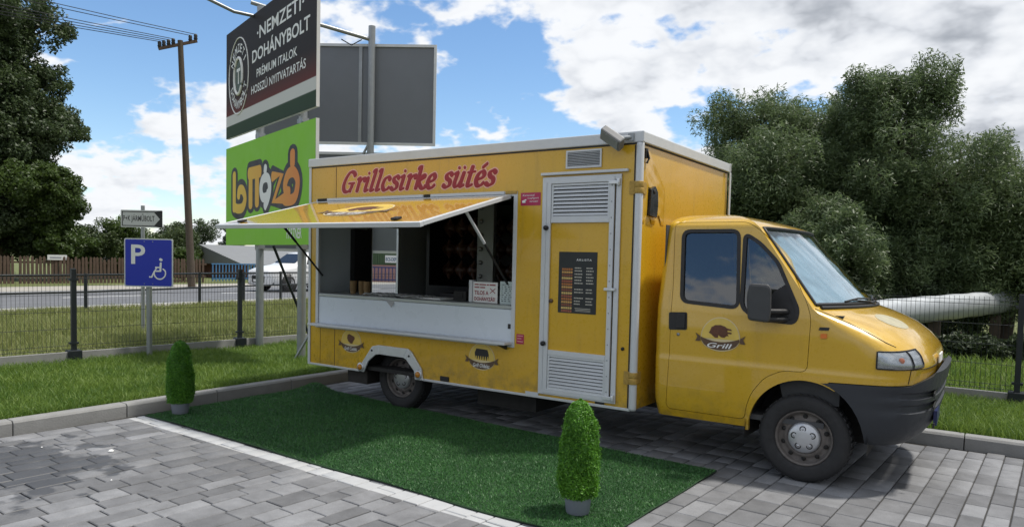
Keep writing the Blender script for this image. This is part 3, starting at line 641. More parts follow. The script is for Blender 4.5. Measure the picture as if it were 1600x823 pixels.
for i, z in enumerate(np.linspace(1.548, 1.180, 15)):
    c = [(.42, .15, .04), (.55, .30, .09), (.24, .08, .04), (.60, .42, .14), (.34, .10, .05)][i % 5]
    pc = MB(); 
    for j in range(5): pc.poly([(-2.085+j*.022, z), (-2.066+j*.022, z), (-2.064+j*.022, z+.017), (-2.083+j*.022, z+.019)], .001, FM)
    pc.build('menu_photo', simple('dish%d' % (i % 5), c, .5, 0, .5, 120), mb_)
def sticker(x0, x1, z0, z1, lines, mat, parent=van):
    s_ = MB().poly([(x0, z0), (x1, z0), (x1, z1), (x0, z1)], .002, FB).build('sticker', mat, parent)
    for (t_, a, b_, c, d) in lines: text('sticker_lettering', t_, M_PRINTW, s_, FB, x0+(x1-x0)*a, z0+(z1-z0)*b_, (x1-x0)*c, (z1-z0)*d, .0035, .2)
    return s_
sticker(-2.545, -2.33, 2.125, 2.242, [('Kamerával', .1, .72, .6, .16), ('megfigyelt', .34, .48, .58, .16), ('terület!', .46, .25, .42, .15)], M_STICK)
cs = MB().box(-2.525, -2.49, -.1375, -.1345, 2.15, 2.165).poly([(-2.53, 2.168), (-2.485, 2.183), (-2.48, 2.173), (-2.525, 2.158)], .004, FB).build('sticker_camera', M_PRINTW, van)
s2 = sticker(-2.557, -2.474, .853, .945, [], M_STICK)
MB().poly([(-2.548, .925), (-2.483, .925), (-2.483, .931), (-2.548, .931)], .0035, FB).poly([(-2.548, .90), (-2.50, .90), (-2.50, .907), (-2.548, .907)], .0035, FB).poly([(-2.548, .873), (-2.483, .873), (-2.483, .880), (-2.548, .880)], .0035, FB).build('sticker_print', M_PINK, s2)
# floodlight on the roof edge
fl = Vector((-1.575, -.245, 2.650)); q = Vector((.82, .05, -.57)).normalized(); w2 = Vector((-.35, -.62, -.50)).normalized(); w2 = (w2-q*w2.dot(q)).normalized(); t2 = q.cross(w2)
fo = MB().obox(fl, q*.108, t2*.060, w2*.034).obox(fl-w2*.045+t2*.02, q*.075, t2*.034, w2*.016).build('floodlight', simple('lamp_grey', (.22, .22, .22), .5, .3, .1, 9), van, .012)
MB().obox(fl+w2*.035, q*.09, t2*.045, w2*.004).build('floodlight_glass', simple('lamp_glass', (.30, .32, .30), .15, .3, .1, 9), fo)
MB().tube([fl-w2*.03, (-1.50, -.19, 2.655), (-1.44, -.152, 2.662)], .018, 8).box(-1.47, -1.42, -.166, -.151, 2.63, 2.695).build('floodlight_bracket', M_STEEL, fo)
# taped-over lamp on the front wall
fr_f = frame((-1.369, 0, 0), (0, 1, 0), (0, 0, 1))
MB().prism(fillet([(.03, 2.03), (.185, 2.02), (.20, 2.12), (.19, 2.235), (.13, 2.285), (.05, 2.25)], .012), .002, .030, fr_f).build('marker_lamp', simple('lamp_black', (.012, .014, .018), .25, 0, .2, 6), van)
MB().lathe([(0, 0), (.02, 0), (.018, .006), (0, .007)], (-1.339, .11, 2.235), (1, 0, 0), 12).build('lamp_screw', M_DARK, van)
gu, gv = np.meshgrid(np.linspace(-.075, .40, 60), np.linspace(1.96, 2.58, 70), indexing='ij')
crk = .001+.30*sum(w_*np.abs(((gu*math.cos(a_)+gv*math.sin(a_))*f_+ph_) % 1-.5) for w_, a_, f_, ph_ in ((.030, .55, 3.1, .2), (.014, 2.3, 4.7, .7), (.006, 1.1, 9.7, .1)))
edge = np.minimum(np.minimum(gu+.075, .40-gu), np.minimum(gv-1.96, 2.58-gv)); crk = crk*np.clip(edge/.03, 0, 1)+.001
inside = ((gu > .025) & (gu < .205) & (gv > 2.02) & (gv < 2.265)); tri = (gv > 2.33+.9*(gu-.0)) & (gu > .18); cut = (gv > 2.60-.85*gu+.02) | inside | (gv < 1.985+.05*np.sin(gu*30))
i = np.arange(gu.size).reshape(gu.shape); F = np.stack([i[:-1, :-1], i[1:, :-1], i[1:, 1:], i[:-1, 1:]], -1); kk = ~(cut[:-1, :-1] | cut[1:, 1:] | cut[1:, :-1] | cut[:-1, 1:]); F = F[kk]
link('foil_patch', np_mesh('foil_patch', np.stack([-1.368+crk, gu, gv], -1), F, True), simple('yellow_foil', (.62, .36, .02), .22, 0, .1, 8, coat=.5), van)
MB().box(-1.368, -1.35, -.06, -.02, 2.50, 2.58).tube([(-1.35, -.04, 2.56), (-1.34, -.02, 2.50), (-1.35, -.04, 2.46)], .010).build('lamp_cable', M_BLACK, van)
# roof vent
MB().lathe([(.0, .10), (.18, .095), (.22, .06), (.22, .03), (.18, .0)], (-2.35, .75, 2.70), (0, 0, 1), 24).build('roof_vent', M_WHITE, van)
# ---- chassis, wheels --------------------------------------------------------
MB().box(-5.2, -.9, .35, .47, .34, .45).box(-5.2, -.9, 1.5, 1.62, .34, .45).box(-4.2, -4.08, .2, 1.8, .26, .36).box(-3.2, -2.5, .15, .75, .17, .38).box(-.06, .06, .2, 1.8, .26, .36).box(-1.2, .3, .7, 1.3, .24, .42).build('chassis', M_DARK, van)
MB().box(-4.93, -4.62, .0, .45, .215, .376).build('underrun_box', simple('box_brown', (.03, .026, .024), .7, 0, .3, 8), van, .01)
MB().box(-5.3, -4.95, .6, 1.4, .26, .36).build('tow_frame', M_DARK, van)
MB().box(-4.62, -3.68, -.085, .46, .70, .72).box(-4.62, -4.60, -.09, .46, .42, .70).box(-3.70, -3.68, -.09, .46, .42, .70).box(-4.62, -3.68, .44, .46, .38, .70).build('wheel_well', M_DARK, van)
def wheel(cx_, y_out, r_, side, rimr, flat=0.):
    c = Vector((cx_, y_out, r_)); ax = Vector((0, side, 0))  # ax points outward
    t = MB(); w_ = .195
    prof = [(rimr*.97, -.045), (rimr*1.02, -.010), (rimr*1.10, -.004), (r_*.86, .004), (r_*.94, -.004), (r_*.985, -.022), (r_, -.045), (r_, -w_+.045), (r_*.985, -w_+.022), (r_*.9, -w_), (rimr, -w_)]
    t.lathe(prof, c, ax, 56)
    o = t.build('wheel', M_TYRE, van)
    m = o.data                                              # tread blocks and the flattened contact patch
    for v in m.vertices:
        z = v.co.z; 
        if z < .012+flat: 
            v.co.y += -side*-.0 + (.018 if side < 0 else -.018)*(-1)*max(0, (.012+flat-z)/(.02+flat)); v.co.z = .004
    tr_ = MB()
    for k in range(44):
        a = 2*math.pi*k/44; ca, sa = math.cos(a), math.sin(a)
        if sa < -.93: continue
        for (d0, d1) in ((-.052, -.030), (-.100, -.066), (-.150, -.114)):
            tr_.obox(c+Vector((ca, 0, sa))*(r_+.001)+ax*((d0+d1)/2), Vector((-sa, 0, ca))*.014, ax*((d1-d0)/2), Vector((ca, 0, sa))*.004)
    tr_.build('tread', M_TYRE, o)
    rim = MB().lathe([(rimr, -.06), (rimr, -.022), (rimr*.955, -.018), (rimr*.90, -.040), (rimr*.86, -.075), (rimr*.70, -.055), (rimr*.60, -.045), (rimr*.55, -.065), (.0, -.07)], c, ax, 40).build('rim', M_RIM, o)
    for k in range(10):
        a = 2*math.pi*(k+.5)/10; p = c+Vector((math.cos(a), 0, math.sin(a)))*rimr*.765+ax*-.0585
        MB().lathe([(0, .004), (rimr*.075, .004), (rimr*.085, -.004)], p, ax+Vector((math.cos(a), 0, math.sin(a)))*.25, 10).build('rim_hole', M_DARK, o)
    hb = MB().lathe([(rimr*.56, -.05), (rimr*.54, -.030), (rimr*.48, -.020), (rimr*.2, -.014), (0, -.012)], c, ax, 32).build('hubcap', M_HUB, o)
    for k in range(5):
        a = 2*math.pi*(k+.32)/5; p = c+Vector((math.cos(a), 0, math.sin(a)))*rimr*.33+ax*-.019
        MB().lathe([(rimr*.115, -.004), (rimr*.115, .003), (rimr*.08, .0035), (rimr*.075, -.008), (0, -.008)], p, ax, 12).build('bolt_hole', M_DARK, o)
        MB().lathe([(.0, .006), (rimr*.042, .005), (rimr*.045, -.008)], p, ax, 8).build('wheel_bolt', M_HUB, o)
    return o
wheel(-.035, .015, .332, -1, .212); wheel(-4.19, .06, .325, -1, .212, .022)
wheel(-.035, 1.965, .332, 1, .212); wheel(-4.19, 1.92, .325, 1, .212, .01)
# ---- inside the serving hatch ------------------------------------------------
ov = MB().box(-5.02, -3.55, 1.42, 2.05, .47, 1.28).box(-5.02, -3.55, 1.42, 2.05, 2.32, 2.45).box(-5.02, -4.97, 1.42, 2.05, 1.28, 2.32).box(-3.60, -3.55, 1.42, 2.05, 1.28, 2.32).box(-5.0, -3.57, 2.0, 2.05, 1.28, 2.32).build('rotisserie_oven', simple('oven_black', (.012, .012, .013), .45, .3, .2, 6), van)
col_ = MB().box(-4.16, -3.92, 1.36, 1.418, 1.20, 2.42).build('oven_column', simple('oven_steel', (.32, .34, .33), .4, .2, .08, 4), van, .004)
for i in range(6): MB().lathe([(0, 0), (.028, 0), (.026, .018), (0, .022)], (-4.10, 1.358, 1.42+i*.165), (0, -1, 0), 12).build('oven_knob', M_STAIN, col_)
MB().box(-5.374, -5.30, .44, .715, 1.205, 1.95).build('bottle_rack', simple('rack_black', (.018, .018, .02), .5, 0, .2, 10), van)
MB().box(-5.37, -5.345, .72, .765, 1.14, 2.1).build('window_post', M_GREYB, van)
MB().box(-4.35, -3.2, .9, 1.3, .47, 1.22).build('work_bench', simple('bench_dark', (.05, .052, .055), .45, .5, .2, 5), van)


# ---- cab --------------------------------------------------------------------
YC = .99
T = lambda z, tab: float(np.interp(z, [a for a, _ in tab], [b_ for _, b_ in tab]))
YS = [(.36, .03), (.45, -.002), (.6, -.018), (.84, -.026), (.87, -.020), (1.1, -.02), (1.25, -.012), (1.33, 0), (1.6, .040), (1.9, .085), (1.95, .098), (1.985, .135), (2.015, .20), (2.04, .33), (2.058, .52), (2.07, .76), (2.074, .93)]
XC = [(.36, .70), (.8, .765), (.95, .775), (1.02, .745), (1.10, .685), (1.18, .59), (1.23, .50), (1.27, .41), (1.30, .325), (1.315, .285), (1.33, .27), (1.95, -.33), (1.975, -.41), (2.01, -.53), (2.045, -.70), (2.065, -.88), (2.074, -1.04)]
XS = [(.36, .30), (.8, .34), (.95, .38), (1.02, .35), (1.12, .25), (1.2, .15), (1.26, .075), (1.315, 0.), (1.93, -.44), (1.97, -.49), (2.01, -.58), (2.045, -.73), (2.065, -.90), (2.074, -1.05)]
XR = [(.36, -1.225), (.5, -1.245), (1.3, -1.245), (1.9, -1.225), (1.97, -1.21), (2.02, -1.18), (2.05, -1.14), (2.07, -1.09), (2.074, -1.07)]
NN = [(.36, 3.2), (1.0, 3.2), (1.2, 2.5), (1.32, 2.0), (2.1, 2.0)]; MM = [(.36, 3.2), (1.0, 3.2), (1.2, 1.9), (1.30, 1.15), (1.33, 1.0), (2.1, 1.0)]
def ysf(z): return T(z, YS)
def front_x(z, u, ins=0.):     # u 0 at the side, 1 at the centre line
    xs, xc = T(z, XS)-ins, T(z, XC)-ins; return xs+(xc-xs)*(max(0, 1-(1-u)**T(z, NN)))**(1/T(z, MM))
UU = [0]+[((k/14)**1.9) for k in range(1, 15)]
def outline(z, ins=0.):
    ys = ysf(z)+ins; xr = T(z, XR)+ins; xs = T(z, XS)-ins; half = []
    rc = min(.07, (YC-ys)*.5)
    half.append((xr, YC))
    half.append((xr, ys+rc*2.2))
    for k in range(5): t = k/4*math.pi/2; half.append((xr+rc*(1-math.cos(t)), ys+rc*(1-math.sin(t))))
    for k in range(1, 13): half.append((xr+rc+(xs-xr-rc)*k/13, ys))
    for u in UU: half.append((front_x(z, u, ins), ys+(YC-ys)*u))
    return half+[(x_, 2*YC-y_) for x_, y_ in half[-2:0:-1]]
ZL = [.36, .39, .43, .48, .54, .6, .66, .72, .78, .82, .84, .855, .87, .90, .94, .98, 1.01, 1.04, 1.07, 1.10, 1.13, 1.16, 1.18, 1.2, 1.215, 1.23, 1.245, 1.26, 1.275, 1.285, 1.295, 1.305, 1.315, 1.33, 1.36, 1.41, 1.47, 1.54, 1.61, 1.68, 1.75, 1.82, 1.88, 1.92, 1.94, 1.955, 1.97, 1.985, 2.0, 2.015, 2.03, 2.042, 2.052, 2.06, 2.066, 2.071, 2.074]
sh = MB(); n = len(outline(1.)); rows = []
for z in ZL: rows += [(x_, y_, z) for x_, y_ in outline(z)]
inner = []
IZ = [z for z in ZL if z < 2.03]
for z in IZ: inner += [(x_, y_, z if z < 1.99 else z-.0) for x_, y_ in outline(min(z, 2.02), .03)]
nz = len(ZL); ni = len(IZ); F = []
for a in range(nz-1): F += [(a*n+j, a*n+(j+1) % n, (a+1)*n+(j+1) % n, (a+1)*n+j) for j in range(n)]
F.append(tuple((nz-1)*n+j for j in range(n)))
o_ = nz*n
for a in range(ni-1): F += [(o_+a*n+(j+1) % n, o_+a*n+j, o_+(a+1)*n+j, o_+(a+1)*n+(j+1) % n) for j in range(n)]
F.append(tuple(o_+(ni-1)*n+j for j in range(n))[::-1])
F += [((j+1) % n, j, o_+j, o_+(j+1) % n) for j in range(n)]
sh.add(rows+inner, F, True)
def fx(p):   # side measurements were taken on the plane Y=-.02; carry them to the leaning side
    x_, z_ = p; k = (ysf(z_)+.02)/5.717; return (x_+(x_-1.19)*k, z_+(z_-1.63)*k)
CF = lambda a, z, h=0.: Vector((a, ysf(z)-h, z))                    # on the cab side skin
PY = lambda y0, y1: (lambda a, z, h: Vector((a, y0 if h == 0 else y1, z)))
def cutprism(poly, y0=-.4, y1=.25): return MB().prism(poly, 0, 1, PY(y0, y1))
DOOR = fillet([fx(p) for p in [(-1.114, .430), (-1.103, .842), (-1.088, 1.42), (-1.083, 1.962), (-.50, 1.962), (-.40, 1.90), (-.22, 1.70), (-.045, 1.37), (-.008, 1.25), (-.022, .845), (-.20, .838), (-.33, .77), (-.425, .64), (-.462, .52), (-.468, .428)]], .05, 4)
WIN1 = fillet([fx(p) for p in [(-1.012, 1.325), (-.552, 1.296), (-.566, 1.895), (-1.015, 1.893)]], .06, 5)
WIN2 = fillet([fx(p) for p in [(-.522, 1.30), (-.40, 1.218), (-.12, 1.205), (-.10, 1.30), (-.262, 1.655), (-.40, 1.80), (-.515, 1.872)]], .05, 5)
arch = lambda rx, rz: [( -.03+rx*math.cos(t), .345+rz*math.sin(t)) for t in np.linspace(0, 2*math.pi, 40)[:-1]]
# windscreen opening cutter / glass built from the same surface
def ws_patch(z0, z1, u0, ins, nu_=26, nz_=14, extra=0.):
    g = []
    for a in range(nz_+1):
        z = z0+(z1-z0)*a/nz_; ys = ysf(z); row = []
        for k in range(nu_+1):
            s_ = -1+2*k/nu_; s_ *= (1-u0); u = 1-abs(s_); x_ = front_x(z, u)-ins; y_ = YC-(YC-ys)*(1-u)*(1 if s_ <= 0 else -1); row.append((x_, y_, z+.35*ins*0))
        g.append(row)
    return g
def thick_patch(z0, z1, u0, i0, i1):
    a = ws_patch(z0, z1, u0, i0); b_ = ws_patch(z0, z1, u0, i1); R_, C__ = len(a), len(a[0]); vs = [p for r_ in a for p in r_]+[p for r_ in b_ for p in r_]; N = R_*C__; fs = []
    for r_ in range(R_-1):
        for c in range(C__-1):
            q = (r_*C__+c, r_*C__+c+1, (r_+1)*C__+c+1, (r_+1)*C__+c); fs += [q, tuple(N+i for i in q[::-1])]
    bd = [c for c in range(C__)]+[r_*C__+C__-1 for r_ in range(1, R_)]+[(R_-1)*C__+c for c in range(C__-2, -1, -1)]+[r_*C__ for r_ in range(R_-2, 0, -1)]
    fs += [(bd[(i+1) % len(bd)], bd[i], N+bd[i], N+bd[(i+1) % len(bd)]) for i in range(len(bd))]
    return MB().add(vs, fs, True)
WZ0, WZ1, WU = 1.345, 1.925, .05
bump_cut = MB().prism([(.135, .786), (.66, .806), (.80, .87), (1.2, .90), (1.2, .2), (.10, .2)], 0, 1, PY(-.4, 2.4))
base_ops = [('DIFFERENCE', thick_patch(WZ0, WZ1, WU, -.25, .14)), ('DIFFERENCE', cutprism(WIN1, -.4, 2.4)), ('DIFFERENCE', cutprism(WIN2, -.4, 2.4)), ('DIFFERENCE', cutprism(arch(.43, .447), -.4, 2.4)), ('DIFFERENCE', bump_cut)]
def finish(o, name, mat, parent):
    o.name = name; o.data.materials.clear(); o.data.materials.append(mat); o.parent = parent; WORLD[o.name] = Vector()
    o.data.polygons.foreach_set('use_smooth', np.ones(len(o.data.polygons), bool))
    try: o.data.set_sharp_from_angle(angle=R(28))
    except Exception: pass
    return o
HOOD = [(.005, .31), (.30, .06), (.56, .07), (.9, .17), (.9, 1.81), (.56, 1.91), (.30, 1.92), (.005, 1.67)]   # seam in plan
body = boolean(sh, base_ops+[('DIFFERENCE', cutprism(offset(DOOR, .004)))], 'cab_body'); finish(body, 'cab_body', M_YD, van)
cdoor = boolean(sh, [('INTERSECT', cutprism(DOOR)), ('DIFFERENCE', cutprism(WIN1, -.4, 2.4)), ('DIFFERENCE', cutprism(WIN2, -.4, 2.4))], 'cab_door'); finish(cdoor, 'cab_door', M_YD, van)
# rubber frames and glass
def skin_poly(poly, h): return MB().poly(poly, h, CF)
for nm, W_ in (('door_window', WIN1), ('quarter_window', WIN2)):
    g = skin_poly(offset(W_, .006), -.014).build(nm, M_GLASS, cdoor)
    f = MB(); ring(f, W_, .016, -.013, -.010, .004, CF); f.build('window_rubber', M_BLACK, g)
far = MB(); FARF = lambda a, z, h=0.: Vector((a, 2*YC-ysf(z)+h, z))
MB().poly(WIN1, -.014, FARF).poly(WIN2, -.014, FARF).build('far_window', M_GLASS, van)
skin_poly(fillet([fx(p) for p in [(-.30, 1.222), (-.13, 1.212), (-.105, 1.30), (-.19, 1.50), (-.30, 1.42)]], .03), -.006).build('mirror_plate', M_BLACK, cdoor)
# recessed handle, lock, crease moulding
hd = [fx(p) for p in [(-1.113, 1.084), (-.958, 1.092), (-.962, 1.236), (-1.117, 1.228)]]
h_ = MB().prism(fillet(hd, .015), .002, .006, CF).build('handle_recess', M_BLACK, cdoor); MB().prism(fillet([(-1.05, 1.10), (-.975, 1.105), (-.975, 1.225), (-1.05, 1.222)], .012), .0065, .017, CF).build('door_handle', M_BLACK, h_, .003)
MB().lathe([(0, 0), (.014, 0), (.013, .005), (0, .006)], (-1.032, ysf(1.05), 1.05), (0, -1, 0), 12).build('door_lock', M_STEEL, cdoor)
emblem(cdoor, lambda a, z, h=0.: CF(a, z, h+.0012), -.682, 1.075, .405, .26, 'Grill', 'bird')
# bumper: same idea of plan slices, a little proud of the body
BXC = [(.355, .66), (.40, .715), (.47, .765), (.56, .79), (.60, .795), (.612, .775), (.65, .772), (.665, .80), (.70, .805), (.712, .785), (.74, .785), (.755, .815), (.84, .83), (.885, .835), (.905, .81), (.91, .70)]
bz = [z for z, _ in BXC]; bm = MB(); rows = []
def b_out(z, ins=0.):
    xc = T(z, BXC)-ins; ys = T(z, [(.355, .035), (.42, -.01), (.55, -.028), (.8, -.034), (.91, -.03)])+ins; xs = .30; h2 = [(-.02, ys), (.1, ys), (.2, ys)]
    for u in UU: h2.append((xs+(xc-xs)*(max(0, 1-(1-u)**3.4))**(1/3.0), ys+(YC-ys)*u))
    return h2+[(x_, 2*YC-y_) for x_, y_ in h2[-2::-1]]
m_ = len(b_out(.5))
ro = []; ri = []
for z in bz: ro += [(x_, y_, z) for x_, y_ in b_out(z)]; ri += [(x_, y_, z) for x_, y_ in b_out(z, .05)]
N = len(ro); F = []; k_ = len(bz)
for a in range(k_-1):
    for j in range(m_-1): F += [(a*m_+j, a*m_+j+1, (a+1)*m_+j+1, (a+1)*m_+j), (N+a*m_+j+1, N+a*m_+j, N+(a+1)*m_+j, N+(a+1)*m_+j+1)]
    F += [((a+1)*m_, a*m_, N+a*m_, N+(a+1)*m_) if False else (a*m_, (a+1)*m_, N+(a+1)*m_, N+a*m_), ((a+1)*m_+m_-1, a*m_+m_-1, N+a*m_+m_-1, N+(a+1)*m_+m_-1)]
for j in range(m_-1): F += [(j+1, j, N+j, N+j+1), ((k_-1)*m_+j, (k_-1)*m_+j+1, N+(k_-1)*m_+j+1, N+(k_-1)*m_+j)]
bm.add(ro+ri, F, True)
topcut = MB().prism([(-.2, .80), (.10, .774), (.16, .782), (.655, .800), (.78, .862), (.80, .905), (1.2, .92), (1.2, 1.5), (-.2, 1.5)], 0, 1, PY(-.4, 2.4))
bp = boolean(bm, [('DIFFERENCE', cutprism(arch(.415, .447), -.4, 2.4)), ('DIFFERENCE', topcut), ('DIFFERENCE', MB().box(-.5, -.03, -.5, 2.5, .2, 1.2))], 'bumper'); finish(bp, 'bumper', M_BUMP, van)
MB().obox((.792, .33, .50), (.006, .001, 0), (0, .012, 0), (0, 0, .018)).build('tow_hole', M_BLACK, bp)
MB().obox((.783, .72, .53), (.012, .0, 0), (-.008, .25, 0), (0, 0, .055)).build('number_plate', simple('plate_blue', (.014, .022, .09), .4), bp)
for z in (.632, .727):
    g = MB().obox((.782, .50, z), (.004, 0, 0), (-.01, .25, 0), (0, 0, .016)).build('intake_slot', M_BLACK, bp)
# wheel arch liner
ln = MB(); A_ = [(-.03+.44*math.cos(t), .345+.46*math.sin(t)) for t in np.linspace(-.15, math.pi+.15, 24)]
ln.add([(x_, y_, z_) for y_ in (.0, .42) for x_, z_ in A_], [(i, i+1, 24+i+1, 24+i) for i in range(23)]).add([(x_, .42, z_) for x_, z_ in A_], [tuple(range(24))]); ln.build('arch_liner', M_DARK, van)
lp = MB()   # yellow lip round the arch
A1 = [(-.03+.445*math.cos(t), .345+.462*math.sin(t)) for t in np.linspace(1.05, math.pi+.02, 22)]; A2 = [(-.03+.418*math.cos(t), .345+.435*math.sin(t)) for t in np.linspace(1.05, math.pi+.02, 22)]
for i in range(21): lp.add([CF(*A1[i], .005), CF(*A1[i+1], .005), CF(*A2[i+1], .005), CF(*A2[i], .005), CF(*A1[i], -.03), CF(*A1[i+1], -.03), CF(*A2[i+1], -.03), CF(*A2[i], -.03)], [(0, 1, 2, 3), (7, 6, 5, 4), (0, 4, 5, 1), (3, 2, 6, 7)])
lp.build('arch_lip', M_YD, van)
# windscreen, seal, sunshade, wipers
wg = ws_patch(WZ0-.006, WZ1+.006, WU-.006, .008); wsd = MB().add([p for r_ in wg for p in r_], [(a*27+c, a*27+c+1, (a+1)*27+c+1, (a+1)*27+c) for a in range(14) for c in range(26)], True).build('windscreen', M_WSG, van)
def ws_pt(z, s_, ins):   # s_ in -1..1 across, near side = -1
    u = 1-abs(s_); return Vector((front_x(z, u)-ins, YC+(YC-ysf(z))*s_, z))
e1 = 1-WU
path = [ws_pt(WZ0, s_, -.002) for s_ in np.linspace(-e1, e1, 30)]+[ws_pt(z, e1, -.002) for z in np.linspace(WZ0, WZ1, 12)[1:]]+[ws_pt(WZ1, s_, -.002) for s_ in np.linspace(e1, -e1, 30)[1:]]+[ws_pt(z, -e1, -.002) for z in np.linspace(WZ1, WZ0, 12)[1:]]
MB().tube(path, .013, 8).build('windscreen_seal', M_BLACK, wsd)
g = ws_patch(WZ0+.01, WZ1-.01, WU+.012, .045, 60, 30); V_ = []
for r_ in g:
    for p in r_: V_.append((p[0]-.018*abs(math.sin(p[1]*9+p[2]*4))-.010*math.sin(p[1]*31+p[2]*17)*math.sin(p[2]*26), p[1], p[2]))
i = np.arange(len(V_)).reshape(31, 61); F = np.stack([i[:-1, :-1], i[1:, :-1], i[1:, 1:], i[:-1, 1:]], -1).reshape(-1, 4)
o = link('foil_sunshade', np_mesh('foil_sunshade', V_, F, True), M_SUNSH); tag(o, 'crumpled silver foil sunshade behind the windscreen of the yellow van', 'sunshade')
for s0, s1, zz in ((-.62, -.10, 1.352), (.02, .55, 1.352)):
    wp = MB().tube([ws_pt(1.335, s1, -.03), ws_pt(1.36, s1-.12, -.035), ws_pt(1.375, s0+.12, -.03)], .007, 6).tube([ws_pt(1.365, s0, -.022), ws_pt(1.385, (s0+s1)/2, -.022), ws_pt(1.378, s1-.03, -.022)], .008, 6).build('wiper', M_BLACK, van)
# cowl strip
MB().tube([ws_pt(1.322, s_, -.008) for s_ in np.linspace(-.93, .93, 24)], .016, 8).build('cowl', M_BLACK, van)
# seams on wing and bonnet drawn as dark gaskets sunk in the skin
def nose_pt(z, u, ins): return Vector((front_x(z, u)-ins, ysf(z)+(YC-ysf(z))*u, z))
seam = [nose_pt(1.318, .02, .0), nose_pt(1.30, .035, .0), nose_pt(1.27, .05, 0), nose_pt(1.22, .06, 0), nose_pt(1.16, .065, 0), nose_pt(1.10, .075, 0), nose_pt(1.07, .10, 0)]
MB().tube(seam, .0035, 6).build('bonnet_seam', M_DARK, van)
MB().tube([nose_pt(z, .115, -.0005) for z in np.linspace(.815, .915, 6)], .003, 6).build('wing_seam', M_DARK, van)
MB().tube([nose_pt(.915, u, .0) for u in np.linspace(.115, .9, 20)], .003, 6).build('grille_seam', M_DARK, van)
# headlamp
def lamp_patch(z0, z1, u0f, u1f, ins, nu_=12, nz_=5):
    g = []
    for a in range(nz_+1):
        z = z0+(z1-z0)*a/nz_; t = a/nz_; g.append([nose_pt(z, u0f(t)+(u1f(t)-u0f(t))*k/nu_, ins) for k in range(nu_+1)])
    return g
def patch(g, name, mat, parent, smooth=True):
    V_ = [p for r_ in g for p in r_]; i = np.arange(len(V_)).reshape(len(g), len(g[0])); F = np.stack([i[:-1, :-1], i[:-1, 1:], i[1:, 1:], i[1:, :-1]], -1).reshape(-1, 4)
    return link(name, np_mesh(name, [tuple(p) for p in V_], F, smooth), mat, parent)
def side_x_u(x_, z):   # find u whose front_x is x_
    lo, hi = 0., 1.
    for _ in range(30):
        m__ = (lo+hi)/2
        if front_x(z, m__) < x_: lo = m__
        else: hi = m__
    return lo
LZ0, LZ1 = .918, 1.040
def lpath(t, ins, nn_=22):
    z = LZ0+(LZ1-LZ0)*t; pts = []
    u_end = .24+.02*t
    for k in range(nn_+1):
        u0_ = side_x_u(.445, z); u = u0_+(u_end-u0_)*(k/nn_)**1.7; p = nose_pt(z+.014*(k/nn_)**2, u, 0); nrm = Vector((.5+.5*k/nn_, -1+.7*k/nn_, 0)).normalized(); pts.append(p+nrm*ins)
    return pts
g1 = [lpath(t, .006) for t in np.linspace(0, 1, 7)]
lampb = patch([lpath(t, -.0 if 0 else .002) for t in np.linspace(0, 1, 7)], 'headlamp', simple('reflector_chrome', (.62, .63, .64), .22, .8, .25, 40), van)
patch(g1, 'lamp_glass', M_LENS, lampb)
bord = lpath(0, .006)+[lpath(t, .006)[-1] for t in np.linspace(0, 1, 6)[1:]]+lpath(1, .006)[::-1][1:]+[lpath(t, .006)[0] for t in np.linspace(1, 0, 6)[1:]]
MB().tube(bord, .006, 6).build('lamp_seal', M_BLACK, lampb)
dvp = [lpath(t, .008)[15] for t in np.linspace(0, 1, 6)]; MB().tube(dvp, .005, 6).build('lamp_divider', M_BLACK, lampb)
pm_ = lpath(.5, .0045)[9]; MB().lathe([(0, .004), (.016, .003), (.022, .0)], pm_, (.35, -.9, 0), 16).build('indicator_bulb', simple('indicator', (.55, .20, .12), .3), lampb)
# badges
MB().prism([(.050, 1.163), (.118, 1.165), (.124, 1.187), (.056, 1.185)], .001, .006, CF).build('wing_badge', M_ANTH, van)
MB().prism(fillet([(.066, 1.105), (.110, 1.107), (.110, 1.140), (.066, 1.138)], .006), .001, .012, CF).build('side_repeater', simple('amber_lamp', (.70, .18, .02), .3), van)
MB().obox((.784, .80, .955), (.006, 0, 0), (0, .12, 0), (0, 0, .035)).build('grille_badge', M_PRINTW, van, .004)
dg_ = MB(); rows_ = []
for a in range(9):
    rho = a/8; rows_.append([nose_pt(1.225+.048*rho*math.sin(t), .55+.17*rho*math.cos(t), -.0035) for t in np.linspace(0, 2*math.pi, 25)[:-1]])
dg_.add([p for r_ in rows_ for p in r_], [(a*24+c, a*24+(c+1) % 24, (a+1)*24+(c+1) % 24, (a+1)*24+c) for a in range(8) for c in range(24)], True)
dg_.build('bonnet_decal', simple('decal_cream', (.46, .42, .28), .35, 0, .35, 16), van)
# mirror
mo = MB().prism(fillet([(-.445, 1.215), (-.285, 1.205), (-.275, 1.30), (-.28, 1.455), (-.30, 1.49), (-.44, 1.495), (-.46, 1.40)], .03, 5), .10, .20, lambda a, z, h: Vector((a+.25*(h-.1), -.0-h, z))).build('wing_mirror', simple('mirror_plastic', (.05, .052, .055), .6, 0, .15, 14), van, .02)
MB().tube([(-.18, .0, 1.285), (-.24, -.08, 1.285), (-.32, -.14, 1.285)], .022, 8).tube([(-.18, .0, 1.225), (-.24, -.08, 1.225), (-.32, -.14, 1.225)], .022, 8).build('mirror_arm', M_BLACK, mo)
